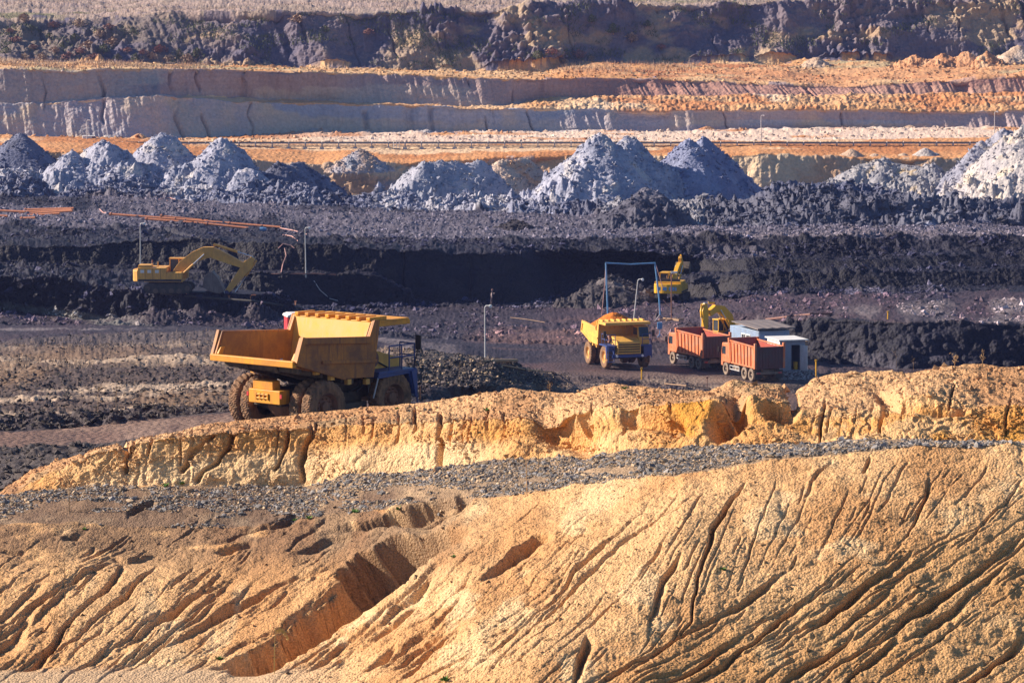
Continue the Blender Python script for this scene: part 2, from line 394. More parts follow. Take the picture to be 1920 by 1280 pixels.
# ------------------------------------------------------------------ the near sand
lowS = [
 [(-100, 1345, 68), (640, 1345, 67), (1000, 1345, 64), (1920, 1345, 64)],
 [(-100, 1180, 73), (400, 1170, 73), (640, 1170, 71), (900, 1150, 68), (1200, 1120, 67), (1920, 1120, 67)],
 [(-100, 1050, 78), (300, 1045, 78), (640, 1030, 76), (900, 1000, 72.5), (1280, 960, 69.5), (1920, 940, 69.0)],
 [(a, b, c) for a, b, c in zip(GRAV_LO[0], GRAV_LO[1], np.interp(GRAV_LO[0], [0, 640, 1280, 1920], [80.5, 79, 72, 70.5]))],
 [(-100, 935, 84), (0, 928, 84), (180, 905, 84), (400, 910, 83.5), (570, 913, 83), (640, 888, 82), (760, 880, 81), (860, 866, 80), (960, 858, 79), (1100, 850, 77.5), (1280, 838, 76), (1450, 835, 75), (1650, 828, 74.5), (2040, 824, 74)],
 [(a, b, c) for a, b, c in zip(BRK[0], BRK[1], np.interp(BRK[0], [0, 640, 1280, 1920], [85.0, 83.2, 77.2, 75.6]))],
 [(-100, 985, 88), (0, 925, 88), (60, 884, 88), (200, 834, 88), (260, 815, 88), (430, 788, 88), (560, 772, 87.5), (700, 762, 87), (860, 748, 86), (960, 735, 85), (1060, 735, 84), (1150, 722, 83), (1270, 737, 82), (1330, 735, 82), (1372, 713, 81.5), (1420, 721, 81), (1460, 725, 81), (1482, 744, 81), (1500, 730, 81), (1530, 706, 81), (1600, 695, 81), (1700, 700, 81), (1750, 694, 81), (1840, 682, 81), (1880, 690, 81), (2040, 690, 81)],
 [(-100, 985, 96), (0, 935, 96), (200, 880, 96), (420, 850, 97), (800, 830, 97), (1100, 850, 97), (1500, 880, 97), (2040, 880, 97)],
]
def fg_paint(C, PX, PY, P, sid):
    n = fbm(PX / 60, PY / 25, PX * 0, 4, 77)[..., None]; n2 = fbm(PX / 9, PY / 7, PX * 0, 3, 78)[..., None]
    sp_ = vn(P[..., 0] * 16, P[..., 1] * 16, P[..., 2] * 16, 79)[..., None]
    C = C * np.where((sid[:, None, None] < 4), 1 - .55 * sst(.74, .84, sp_), 1)         # dark pebbles in the sand
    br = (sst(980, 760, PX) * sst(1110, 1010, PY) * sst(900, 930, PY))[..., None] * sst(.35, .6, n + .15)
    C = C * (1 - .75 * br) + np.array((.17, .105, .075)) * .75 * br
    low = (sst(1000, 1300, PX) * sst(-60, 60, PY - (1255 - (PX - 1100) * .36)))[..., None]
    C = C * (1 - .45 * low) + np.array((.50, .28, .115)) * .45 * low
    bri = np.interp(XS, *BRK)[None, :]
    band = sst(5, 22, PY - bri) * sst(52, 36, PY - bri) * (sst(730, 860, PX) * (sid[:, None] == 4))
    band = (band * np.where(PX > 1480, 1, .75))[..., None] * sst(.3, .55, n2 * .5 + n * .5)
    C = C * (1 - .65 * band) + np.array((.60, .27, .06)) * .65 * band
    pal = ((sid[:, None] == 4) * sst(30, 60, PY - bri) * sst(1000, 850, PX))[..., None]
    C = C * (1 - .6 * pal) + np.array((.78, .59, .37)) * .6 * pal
    g = ((sid[:, None] == 0) | (sid[:, None] == 1)) * sst(700, 500, PX) * sst(1235, 1262, PY)
    C = C * (1 - .7 * g[..., None]) + np.array((.56, .42, .29)) * .7 * g[..., None]
    return C
def fg(H, PX, PY, P, sid, strips):
    m = sst(.80, .72, PX / 1000) * sst(1235, 1262, PY)          # the washed flat in the lower left corner
    X, Y, Z = P[..., 0], P[..., 1], P[..., 2]; k = (sid[:, None] == 4) | (sid[:, None] == 5)
    def stair(q, n):
        f = q * n; i = np.floor(f); return (i + sst(.78, 1, f - i)) / n
    q = fbm(X / .9, Y / .9, Z / 1.3, 3, 501); q2 = fbm(X / .35, Y / .35, Z / .22, 2, 503)
    H = H + k * (.40 * (stair(q, 8) - q) + .16 * (stair(q2, 6) - q2))
    return H * (1 - .8 * m)
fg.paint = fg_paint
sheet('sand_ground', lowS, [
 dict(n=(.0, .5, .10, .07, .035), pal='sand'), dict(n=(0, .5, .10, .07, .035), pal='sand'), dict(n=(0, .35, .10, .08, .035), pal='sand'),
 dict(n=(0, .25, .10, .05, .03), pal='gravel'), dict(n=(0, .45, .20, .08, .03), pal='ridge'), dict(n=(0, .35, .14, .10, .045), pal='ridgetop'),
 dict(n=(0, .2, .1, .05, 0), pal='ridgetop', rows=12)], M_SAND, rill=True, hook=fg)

# ------------------------------------------------------------------ the pit: fields, floor and coal benches
midS = [
 lowS[-1],
 [(-100, 850, -15.6), (0, 846, -15.6), (200, 832, -15.6), (420, 815, -15.5), (800, 790, -15.5), (1000, 780, -17.0), (1150, 780, -24), (1500, 785, -30), (2040, 780, -31)],
 [(-100, 810, -15.5), (0, 808, -15.5), (200, 796, -15.5), (420, 778, -15.5), (800, 752, -15.4), (1000, 745, -18), (1100, 745, -26), (1300, 742, -30), (2040, 740, -30.8)],
 [(-100, 782, -15.2), (0, 780, -15.2), (420, 752, -15.2), (780, 725, -15.3), (900, 722, -15.8), (1000, 722, -18.5), (1060, 728, -25), (1180, 726, -29.6), (2040, 724, -30.5)],
 [(-100, 700, -18.4), (0, 700, -18.4), (420, 690, -18.3), (770, 664, -16.3), (850, 668, -16.5), (930, 680, -17.5), (1000, 705, -21), (1045, 724, -27.5), (1200, 712, -29.5), (2040, 708, -30.4)],
 [(-100, 640, -24), (0, 640, -24), (420, 622, -25.2), (780, 660, -27.0), (900, 682, -28.8), (1050, 700, -29.4), (2040, 697, -30.2)],
 [(-100, 610, -29.5), (0, 608, -29.6), (420, 614, -29.8), (900, 640, -29.5), (1100, 648, -29.5), (1240, 640, -29.8), (1320, 650, -30), (1500, 674, -30.2), (1700, 692, -30.3), (2040, 692, -30.4)],
 [(-100, 606, -29.7), (0, 604, -29.7), (420, 610, -29.9), (900, 636, -29.6), (1100, 644, -29.6), (1235, 634, -29.8), (1300, 612, 286), (1400, 601, 283), (1500, 597, 281), (1700, 600, 275.5), (1920, 606, 275.5), (2040, 606, 275.5)],
 [(-100, 585, -30.5), (0, 580, -30.6), (150, 598, -30.6), (400, 607, -30.6), (560, 600, -30.6), (640, 588, -30.8), (760, 574, -31), (1060, 572, -31), (1240, 568, -30.6), (1400, 556, -29), (1640, 549, -28.5), (2040, 540, -28.2)],
 [(-100, 512, 319), (0, 512, 321), (100, 518, 318), (230, 546, 317), (430, 564, 313.5), (560, 580, 317), (640, 584, 326), (760, 573, 334.5), (1060, 571, 336), (1240, 567, 334), (1400, 553, 325), (1640, 546, 323), (2040, 537, 325)],
 [(-100, 500, 338), (0, 500, 338), (250, 506, 338), (420, 533, 335), (480, 566, 334), (560, 573, 334), (760, 572, 336), (1060, 570, 337.5), (1240, 565, 337), (1300, 552, 336), (1400, 548, 330), (1640, 541, 328), (2040, 532, 330)],
 [(-100, 497, 339), (0, 497, 339), (250, 502, 339), (400, 512, 337), (480, 510, 335), (700, 515, 335), (750, 540, 336), (790, 569, 337), (1060, 568, 338.5), (1240, 545, 341), (1300, 522, 337.5), (1400, 516, 331.5), (1640, 512, 330), (2040, 500, 332)],
 [(-100, 494, 342), (0, 494, 342), (250, 499, 342), (400, 508, 340), (480, 507, 338.5), (700, 511, 338), (750, 534, 338), (790, 566, 338), (1000, 566, 339), (1060, 545, 341), (1240, 525, 344), (1300, 510, 344), (1400, 508, 338), (1640, 504, 336), (2040, 495, 338)],
 [(-100, 462, 343), (0, 462, 343), (130, 460, 343), (250, 449, 343), (420, 449, 341.5), (480, 458, 340), (560, 463, 339.5), (700, 463, 339), (760, 469, 339), (955, 476, 340), (1010, 482, 343), (1060, 482, 347), (1240, 480, 350), (1300, 487, 345), (1400, 485, 339.5), (1640, 486, 337.5), (2040, 478, 339.5)],
 [(-100, 445, -25.9), (0, 445, -25.9), (480, 447, -25.7), (960, 462, -25.8), (1200, 466, -26), (1300, 479, -26.8), (1500, 478, -26.6), (2040, 474, -26.3)],
 [(-100, 418, -25.5), (0, 418, -25.5), (300, 422, -25.6), (480, 438, -25.6), (960, 448, -25.4), (1150, 446, -25.4), (1250, 440, 350), (1330, 440, 348), (1500, 444, 346), (1700, 440, 347), (2040, 447, 346)],
 [(-100, 366, -26.8), (0, 366, -26.8), (250, 372, -26.8), (520, 384, -26.9), (730, 390, -26.9), (1000, 402, -26.8), (1150, 410, -26.6), (1340, 424, -25.8), (1500, 420, -25.6), (1700, 426, -25.8), (2040, 424, -25.8)],
 [(-100, 322, 455), (0, 324, 455), (100, 328, 455), (250, 340, 448), (500, 358, 440), (700, 376, 436), (980, 382, 430), (1150, 385, 416), (1400, 372, 402), (1450, 352, 400), (1550, 341, 400), (1650, 352, 400), (1750, 374, 398), (2040, 380, 398)],
 [(-100, 372, 464), (0, 372, 464), (520, 378, 458), (1000, 385, 455), (1400, 385, 455), (1500, 380, 455), (2040, 385, 455)],
 [(-100, 366, 476), (600, 366, 478), (1000, 366, 480), (2040, 366, 478)],
]
def mid_paint(C, PX, PY, P, sid):
    s = sid[:, None]; n = fbm(P[..., 0] / 12, P[..., 1] / 5, P[..., 2] * 0, 4, 101)[..., None]; f = fbm(P[..., 0] / .8, P[..., 1] / .8, P[..., 2] / .8, 2, 102)[..., None]
    def mixc(C, m, col): m = np.clip(m, 0, 1); return C * (1 - m) + np.array(col) * m
    # near left: rough coal clods behind the ridge, brown haul road
    C = mixc(C, ((s == 0) * sst(700, 500, PX))[..., None] * .9, (.07, .055, .055))
    # reddish dust of the haul road round the loaded truck
    m = (sst(840, 960, PX) * sst(1330, 1180, PX) * sst(585, 615, PY) * sst(735, 700, PY) * (s > 3) * (s < 8))[..., None]
    C = mixc(C, m * sst(.3, .6, n) * .75, (.17, .095, .09))
    # coal stack at the right of the near truck
    m = ((s == 3) | (s == 4))[..., None] * (sst(740, 790, PX) * sst(1080, 1030, PX))[..., None]
    C = mixc(C, m * .95, (.062, .052, .056))
    # right, the floor stays dark
    m = ((s == 3) | (s == 4) | (s == 5))[..., None] * sst(1010, 1060, PX)[..., None]
    C = mixc(C, m * .9 * (1 - .4 * sst(.5, .7, n)), (.062, .043, .052))
    # pale limed streak on the left and pale puddled strips
    d = PY - (568 + (PX) * .17)
    m = (sst(12, 4, np.abs(d)) * sst(330, 200, PX) * (s >= 6) * (s <= 8))[..., None]
    C = mixc(C, m * sst(.3, .5, n + f * .2) * .7, (.22, .21, .20))
    m = (sst(5, 2, np.abs(PY - 452 - 0 * PX)) * 0)[..., None]
    C = mixc(C, ((s == 4) * sst(800, 700, PX) * sst(672, 636, PY + 26 * (n[..., 0] - .5)))[..., None] * .92, (.085, .066, .075))
    C = mixc(C, ((s == 4) * sst(800, 700, PX) * sst(650, 680, PY))[..., None] * .5 * sst(.4, .6, f), (.27, .185, .125))
    m = (sst(1300, 1420, PX) * sst(433, 440, PY) * sst(452, 446, PY) * (s == 15))[..., None]
    C = mixc(C, m * .3, (.22, .18, .20))
    # grey rubble goes darker to the right
    m = ((s >= 16) * sst(950, 1250, PX) * sst(350, 372, PY))[..., None]
    C = mixc(C, m * .55, (.075, .075, .10))
    return C
def mid(H, PX, PY, P, sid, strips):
    s = sid[:, None]; X, Y, Z = P[..., 0], P[..., 1], P[..., 2]
    b = bill(X / 1.0, Y / 1.0, Z / 1.0, 2, 120); big = fbm(X / 6, Y / 6, Z / 6, 3, 121)
    m = ((s == 3) | (s == 4)) * sst(740, 800, PX) * sst(1085, 1040, PX)
    H = H + m * (b * .3 + .14 * bill(X / .3, Y / .3, Z / .3, 1, 122) - .2)
    m = (s == 0) * sst(600, 400, PX) * sst(835, 850, PY)
    H = H + m * (bill(X / .7, Y / .7, Z / .7, 2, 123) * .5)
    m = (s >= 8) * (s <= 9) * sst(470, 380, PX)                       # slumped coal at the left
    m = m * (1 - .92 * sst(225, 260, PX) * sst(520, 480, PX) * sst(585, 568, PY))
    H = H + m * (b * 1.0 + big * 1.0 - .8)
    m = ((s >= 10) & (s <= 12)) * sst(1050, 1090, PX) * sst(1260, 1230, PX)
    H = H + m * (b * .8)
    m = (s == 4) * sst(700, 500, PX); H = H + m * (big - .5) * .9
    m = ((s >= 3) & (s <= 5)) * sst(1030, 1100, PX); H = H + m * (fbm(X / 7 + Y * .1, Y / .45, 0 * X, 3, 131) - .5) * .22      # ruts
    # the rubble belt heaves
    m = (s == 16) * 1.0
    H = H + m * ((fbm(X / 5, Y / 5, Z / 5, 2, 125) - .5) * 2.4 + b * 1.0 - .3)
    return H
mid.paint = mid_paint
sheet('pit_ground', midS, [
 dict(n=(0, .3, .12, .05, 0), pal='clods', rows=40), dict(n=(0, .08, .02, .02, .01), pal='road'), dict(n=(0, .4, .45, .22, .05), pal='clods'),
 dict(n=(.5, .4, .28, .20, .08), pal='pale'), dict(n=(.8, .25, .26, .20, .05), pal='pale'), dict(n=(.8, .3, .22, .12, 0), pal='floor'),
 dict(n=(0, .8, .7, .25, 0), pal='coalc', fl=.2), dict(n=(.4, .45, .30, .20, 0), pal='floor', rows=44), dict(n=(.4, .9, .9, .4, 0), pal='coalc', fl=.4),
 dict(n=(0, .5, .55, .28, 0), pal='coalc'), dict(n=(0, .4, .35, .2, 0), pal='coal', fl=.25), dict(n=(0, .5, .8, .3, 0), pal='coalc'),
 dict(n=(.5, .5, .30, .12, 0), pal='coal', fl=.28), dict(n=(0, 1.4, .55, .36, 0), pal='coalc'), dict(n=(0, .9, .55, .3, 0), pal='coalc', fl=.35),
 dict(n=(.7, .9, .46, .28, 0), pal='plain', rows=64), dict(n=(1.5, 2.4, 1.8, .8, 0), pal='rubble'), dict(n=(0, 1, .6, .3, 0), pal='rubble', rows=12), dict(n=(0, .6, .4, .2, 0), pal='rubble', rows=12)],
 M_COAL, hook=mid)

# ------------------------------------------------------------------ the far side: terraces and cut faces
farS = [
 midS[-1],
 [(-100, 300, 478), (0, 300, 478), (90, 285, 478), (360, 292, 479), (470, 300, 480), (590, 310, 481), (650, 300, 481), (760, 306, 482), (930, 295, 484), (1010, 290, 484), (1240, 292, 484), (1400, 290, 482), (1420, 287, 481), (1580, 296, 481), (1700, 297, 480), (2040, 298, 480)],
 [(-100, 250, 512), (300, 262, 512), (500, 268, 512), (1000, 268, 516), (1500, 262, 520), (2040, 256, 520)],
 [(-100, 262, 534), (0, 262, 534), (240, 263, 534), (400, 257, 540), (450, 254, 545), (560, 248, 552), (600, 244, 555), (700, 247, 556), (1200, 246, 562), (1500, 241, 566), (2040, 238, 566)],
 [(-100, 198, 537), (0, 198, 537), (300, 178, 539), (330, 181, 543), (430, 188, 547), (600, 194, 557), (900, 200, 559), (1000, 205, 562), (1100, 207, 564), (2040, 209, 569)],
 [(-100, 196, 537.3), (0, 196, 537.3), (300, 175, 540), (340, 178, 546), (430, 184, 551), (600, 190, 562), (900, 197, 565), (960, 195, 568), (1020, 184, 572), (1100, 180, 573), (1500, 178, 577), (1700, 176, 579), (2040, 172, 579)],
 [(-100, 131, 540), (0, 131, 540), (70, 127, 540), (140, 133, 540), (200, 126, 541), (500, 134, 554), (700, 139, 567), (960, 147, 570), (1100, 147, 575), (1200, 146, 578), (1320, 150, 580), (1400, 158, 580), (1600, 163, 581), (1750, 155, 581), (2040, 140, 581)],
 [(-100, 112, 620), (0, 114, 620), (250, 118, 622), (500, 124, 624), (700, 129, 626), (850, 133, 628), (1030, 136, 628), (1060, 122, 632), (1200, 117, 636), (1400, 116, 640), (1700, 118, 640), (2040, 112, 640)],
 [(-100, 34, 645), (0, 34, 645), (200, 36, 645), (320, 24, 640), (500, 20, 634), (700, 18, 636), (960, 16, 638), (1100, 13, 644), (1250, 9, 646), (1400, 6, 648), (1500, 3, 650), (2040, -6, 650)],
 [(-100, -8, 760), (960, -10, 760), (1500, -14, 760), (2040, -22, 760)],
 [(-100, -75, 1100), (2040, -80, 1100)],
]
def far_paint(C, PX, PY, P, sid):
    s = sid[:, None]; n = fbm(P[..., 0] / 9, P[..., 1] / 9, P[..., 2] / 5, 4, 201)[..., None]
    def mixc(C, m, col): m = np.clip(m, 0, 1); return C * (1 - m) + np.array(col) * m
    C = mixc(C, ((s == 1) * sst(280, 270, PY))[..., None] * .0, (.8, .7, .6))
    C = mixc(C, ((s == 2) * sst(450, 700, PX) * sst(.36, .5, n[..., 0] + .1))[..., None] * .7, (.82, .70, .62))
    C = mixc(C, ((s == 4) * sst(360, 320, PX))[..., None] * 1.0, (.46, .40, .42))
    C = mixc(C, ((s == 0))[..., None] * sst(.45, .6, n) * .6, (.70, .55, .38))
    C = mixc(C, ((s == 4) * sst(960, 1010, PX))[..., None] * .85 * sst(.3, .5, n), (.66, .36, .17))
    C = mixc(C, ((s == 3) * sst(206, 230, PY) * 1.0)[..., None] * .25, (.44, .42, .46))
    C = mixc(C, ((s == 5) * sst(310, 200, PX))[..., None] * .8, (.40, .36, .36))
    C = mixc(C, ((s == 5) * sst(900, 1200, PX))[..., None] * .65, (.44, .21, .15))
    C = mixc(C, ((s == 3) * sst(1000, 1500, PX) * sst(.4, .6, vn(P[..., 0] / 50, P[..., 1] * 0, P[..., 2] / 1.1, 230)))[..., None] * .5, (.48, .30, .26))
    C = mixc(C, ((s == 6) * sst(900, 1300, PX) * sst(.52, .6, fbm(P[..., 0] / 40, P[..., 1] / 6, P[..., 2] * 0, 3, 231)))[..., None] * .7, (.48, .17, .08))
    C = mixc(C, ((s == 4) * sst(960, 1050, PX) * sst(.5, .6, fbm(P[..., 0] / 10, P[..., 1] / 3, P[..., 2] / 3, 3, 232)))[..., None] * .7, (.52, .20, .08))
    C = mixc(C, ((s == 6) * sst(1150, 1350, PX) * sst(125, 132, PY))[..., None] * .75 * sst(.35, .55, n), (.64, .33, .17))
    C = mixc(C, ((s == 7) * sst(420, 250, PX))[..., None] * .75 * sst(.35, .6, n + .1), (.17, .14, .12))
    C = mixc(C, ((s == 7) * (.35 + .65 * sst(500, 900, PX)))[..., None] * sst(.5, .62, n) * .75, (.46, .34, .22))
    return C
def far(H, PX, PY, P, sid, strips):
    s = sid[:, None]; X, Y, Z = P[..., 0], P[..., 1], P[..., 2]
    m = (s == 7)                                    # the slumped upper face: big buttresses and slips
    H = H + m * ((fbm(X / 16, Y / 16, Z / 16, 3, 220) - .5) * 7 - (ridg(X / 7, Z / 20, Y / 30, 2, 223) - .6) * 2.2) * sst(30, 330, PX + 200)
    H = H + (m * sst(.56, .66, fbm(X / 13, Y * 0, Z / 11, 3, 226))) * (bill(X / 1.5, Y / 1.5, Z / 1.5, 2, 222) * 2.6)
    m = (s == 4) * sst(960, 1010, PX); H = H + m * (bill(X / .8, Y / .8, Z / 1.2, 2, 224) * .6)
    m = (s == 2); H = H + m * sst(254, 247, PY) * bill(X / 3, Y / 4, Z / 3, 2, 225) * .7
    m = (s == 6) * sst(1250, 1450, PX); H = H + m * (fbm(X / 8, Y / 8, Z / 8, 3, 227) - .45) * 2.2
    return H
far.paint = far_paint
sheet('quarry_terraces', farS, [
 dict(n=(2.0, 1.5, .5, .2, 0), pal='cliffs', fl=.4), dict(n=(0, .3, .25, .1, 0), pal='orange'), dict(n=(0, .4, .3, .15, 0), pal='orange'),
 dict(n=(1.6, .8, .12, .05, 0), pal='wall1', fl=.55), dict(n=(.8, 1.0, .35, .15, 0), pal='ledge'), dict(n=(1.6, .8, .15, .05, 0), pal='wall2', fl=.60),
 dict(n=(.8, .6, .3, .1, 0), pal='topflat', rows=34), dict(n=(3, 2, .6, .3, 0), pal='topwall', fl=.6), dict(n=(2, 1.2, .5, .3, 0), pal='grass', rows=34), dict(n=(6, 3, 1, 0, 0), pal='grass', rows=30)],
 M_FAR, hook=far)

AX = np.concatenate([a[0] for a in ALLP]); AY = np.concatenate([a[1] for a in ALLP]); AP = np.concatenate([a[2] for a in ALLP])
AS = np.concatenate([a[4] + 100 * i for i, a in enumerate(ALLP)]); AC = np.concatenate([a[3] for a in ALLP])
def surf(px, py, r=3.0):
    """the nearest built ground point seen at this pixel"""
    for k in (1, 2, 4, 8):
        m = (np.abs(AX - px) < r * k) & (np.abs(AY - py) < r * k)
        if m.any():
            i = np.nonzero(m)[0]; j = i[np.argmin(AP[i, 1] + 0.3 * (np.abs(AX[i] - px) + np.abs(AY[i] - py)))]
            return Vector(AP[j].tolist())
    return Wv(px, py, 300)
def ground_at(x, y):
    d = (AP[:, 0] - x) ** 2 + (AP[:, 1] - y) ** 2
    i = np.argpartition(d, 12)[:12]
    return float(np.median(AP[i, 2]))

# ================================================================== mesh building
class MB:
    def __init__(s): s.v = []; s.f = []; s.M = None
    def add(s, vs, fs):
        b = len(s.v)
        for p in vs:
            p = Vector(p); s.v.append(tuple(s.M @ p) if s.M else tuple(p))
        s.f += [tuple(b + i for i in f) for f in fs]; return s
    def box(s, x0, x1, y0, y1, z0, z1, rot=None, piv=None):
        c = [(x, y, z) for x in (x0, x1) for y in (y0, y1) for z in (z0, z1)]
        if rot is not None:
            R = Matrix.Rotation(rot[0], 3, rot[1]); m = Vector(piv or ((x0 + x1) / 2, (y0 + y1) / 2, (z0 + z1) / 2))
            c = [m + R @ (Vector(p) - m) for p in c]
        return s.add(c, [(0, 1, 3, 2), (4, 6, 7, 5), (0, 4, 5, 1), (2, 3, 7, 6), (0, 2, 6, 4), (1, 5, 7, 3)])
    def prism(s, pts, y0, y1, ax='y'):
        """outline (x, z) pushed through y"""
        n = len(pts)
        if ax == 'y': vs = [(a, y0, b) for a, b in pts] + [(a, y1, b) for a, b in pts]
        elif ax == 'x': vs = [(y0, a, b) for a, b in pts] + [(y1, a, b) for a, b in pts]
        else: vs = [(a, b, y0) for a, b in pts] + [(a, b, y1) for a, b in pts]
        return s.add(vs, [tuple(range(n))[::-1], tuple(range(n, 2 * n))] + [(i, (i + 1) % n, n + (i + 1) % n, n + i) for i in range(n)])
    def tube(s, p, r, n=8):
        p = [Vector(q) for q in p]; vs = []; fs = []
        for i, q in enumerate(p):
            d = (p[min(i + 1, len(p) - 1)] - p[max(i - 1, 0)]).normalized()
            u = d.cross(Vector((0, 0, 1)) if abs(d.z) < .9 else Vector((1, 0, 0))).normalized(); w_ = d.cross(u)
            rr = r[i] if isinstance(r, (list, tuple)) else r
            vs += [q + (u * math.cos(2 * math.pi * k / n) + w_ * math.sin(2 * math.pi * k / n)) * rr for k in range(n)]
        for i in range(len(p) - 1):
            fs += [(i * n + k, i * n + (k + 1) % n, (i + 1) * n + (k + 1) % n, (i + 1) * n + k) for k in range(n)]
        fs += [tuple(range(n))[::-1], tuple(range((len(p) - 1) * n, len(p) * n))]
        return s.add(vs, fs)
    def lathe(s, prof, cx, cz, n=32, cy=0, closed=False):
        """profile (y, r) spun round the y axis"""
        m = len(prof); vs = [(cx + r * math.cos(2 * math.pi * k / n), cy + y, cz + r * math.sin(2 * math.pi * k / n)) for k in range(n) for y, r in prof]
        fs = []
        for k in range(n):
            for j in range(m if closed else m - 1):
                fs.append((k * m + j, k * m + (j + 1) % m, ((k + 1) % n) * m + (j + 1) % m, ((k + 1) % n) * m + j))
        return s.add(vs, fs)
    def build(s, name, mat, parent=None, bevel=0, smooth=False):
        me = bpy.data.meshes.new(name); me.from_pydata(s.v, [], s.f); me.update()
        import bmesh
        bm = bmesh.new(); bm.from_mesh(me); bmesh.ops.recalc_face_normals(bm, faces=bm.faces); bm.to_mesh(me); bm.free()
        me.materials.append(mat)
        if smooth: me.polygons.foreach_set('use_smooth', [True] * len(me.polygons))
        o = bpy.data.objects.new(name, me); COL.objects.link(o)
        if parent is not None: o.parent = parent
        if bevel:
            b = o.modifiers.new('bevel', 'BEVEL'); b.width = bevel; b.segments = 2; b.limit_method = 'ANGLE'
        return o
def empty(name, loc, rz, label, cat, group=None, tilt=None):
    o = bpy.data.objects.new(name, None); COL.objects.link(o); o.location = loc
    o.rotation_euler = (tilt[0] if tilt else 0, tilt[1] if tilt else 0, rz); o.empty_display_size = .3
    return tag(o, label, cat, group)
def heading(fx, fy): return math.atan2(fy, fx)
def kids(o): return [c for c in bpy.data.objects if c.parent == o]
def copy_tree(o, parent=None):
    c = o.copy(); COL.objects.link(c); c.parent = parent
    for ch in kids(o): copy_tree(ch, c)
    return c

def paint(name, col, dirt=(.22, .15, .12), amt=.45, rough=.5, scale=1.6, low=0.0, metal=0.0):
    m, t, b = new_mat(name); N = t.nodes.new; L = t.links.new
    tc = N('ShaderNodeTexCoord')
    n = N('ShaderNodeTexNoise'); n.inputs['Scale'].default_value = scale; n.inputs['Detail'].default_value = 7; n.inputs['Roughness'].default_value = .68
    L(tc.outputs['Object'], n.inputs['Vector'])
    r = N('ShaderNodeMapRange'); r.inputs[1].default_value = .40; r.inputs[2].default_value = .62; r.inputs[3].default_value = 0; r.inputs[4].default_value = amt
    L(n.outputs[0], r.inputs[0])
    # rain streaks run down
    mp = N('ShaderNodeMapping'); mp.inputs['Scale'].default_value = (5, 5, .5); L(tc.outputs['Object'], mp.inputs[0])
    n2 = N('ShaderNodeTexNoise'); n2.inputs['Scale'].default_value = 1.5; n2.inputs['Detail'].default_value = 4; L(mp.outputs[0], n2.inputs['Vector'])
    r2 = N('ShaderNodeMapRange'); r2.inputs[1].default_value = .46; r2.inputs[2].default_value = .64; r2.inputs[4].default_value = amt * .9; L(n2.outputs[0], r2.inputs[0])
    ad = N('ShaderNodeMath'); ad.operation = 'MAXIMUM'; L(r.outputs[0], ad.inputs[0]); L(r2.outputs[0], ad.inputs[1])
    last = ad
    if low > 0:        # splashed mud towards the wheels
        sx = N('ShaderNodeSeparateXYZ'); L(tc.outputs['Object'], sx.inputs[0])
        r3 = N('ShaderNodeMapRange'); r3.inputs[1].default_value = low; r3.inputs[2].default_value = 0.2; r3.inputs[3].default_value = 0; r3.inputs[4].default_value = .8; L(sx.outputs[2], r3.inputs[0])
        last = N('ShaderNodeMath'); last.operation = 'MAXIMUM'; L(ad.outputs[0], last.inputs[0]); L(r3.outputs[0], last.inputs[1])
    mx = N('ShaderNodeMix'); mx.data_type = 'RGBA'; mx.inputs[6].default_value = (*col, 1); mx.inputs[7].default_value = (*dirt, 1)
    L(last.outputs[0], mx.inputs[0]); L(mx.outputs[2], b.inputs['Base Color'])
    b.inputs['Roughness'].default_value = rough; b.inputs['Metallic'].default_value = metal
    bp = N('ShaderNodeBump'); bp.inputs['Strength'].default_value = .25; bp.inputs['Distance'].default_value = .02; L(n.outputs[0], bp.inputs['Height']); L(bp.outputs[0], b.inputs['Normal'])
    return m
P_YEL = paint('yellow paint', (.84, .37, .025), (.42, .17, .05), .55, .5, 1.2)
P_YEL2 = paint('pale yellow paint', (.88, .50, .10), (.46, .25, .09), .5, .5, 1.2)
P_SIDE = paint('shaded dirty orange side plate', (.62, .235, .04), (.20, .085, .05), .9, .6, .7)  # shade of the unlit side put into a browner base colour, plus dirt
P_INS = paint('scoured bed steel', (.55, .26, .05), (.24, .11, .045), .8, .6, .9)
P_HEADB = paint('worn headboard', (.84, .42, .05), (.66, .44, .24), .6, .55, .7)
P_EXC = paint('excavator yellow', (.88, .46, .015), (.42, .24, .06), .4, .45, 1.4)
P_OLD = paint('old ochre paint', (.86, .45, .09), (.36, .18, .07), .5, .55, 1.1)
P_BLUE = paint('blue paint', (.025, .07, .30), (.10, .09, .10), .4, .45, 1.8)
P_LBLUE = paint('light blue paint', (.10, .30, .62), (.20, .18, .17), .35, .5, 1.4)
P_ORA = paint('orange paint', (.68, .15, .03), (.44, .25, .17), .75, .6, 1.3, low=1.9)
P_RED = paint('dull red inside', (.40, .06, .04), (.26, .12, .10), .5, .6, 1.5)
P_MAR = paint('dark maroon tailgate', (.13, .05, .048), (.10, .078, .082), .75, .7, 1.2)  # maroon much darker than the orange body, with greyer blotches
P_BLACK = paint('dark grease', (.025, .025, .03), (.09, .07, .06), .5, .7, 2)
P_FRAME = paint('dirty chassis', (.05, .045, .045), (.20, .14, .10), .6, .8, 2)
P_RUB = paint('rubber', (.10, .062, .042), (.36, .19, .10), .8, .85, 3)
P_RUBD = paint('dusty rubber', (.16, .125, .105), (.36, .27, .21), .8, .9, 3)
P_RIMY = paint('dusty yellow rim', (.78, .45, .14), (.45, .28, .15), .6, .6, 2)
P_RIMD = paint('rusty rim', (.30, .14, .08), (.12, .07, .05), .7, .8, 3)
P_STEEL = paint('galvanised steel', (.55, .56, .60), (.30, .26, .25), .4, .5, 3)
P_CHROME = paint('piston rod', (.7, .74, .82), (.4, .4, .42), .3, .3, 3, metal=.6)
P_WHITE = paint('white paint', (.82, .82, .83), (.42, .38, .35), .35, .6, 1.5)
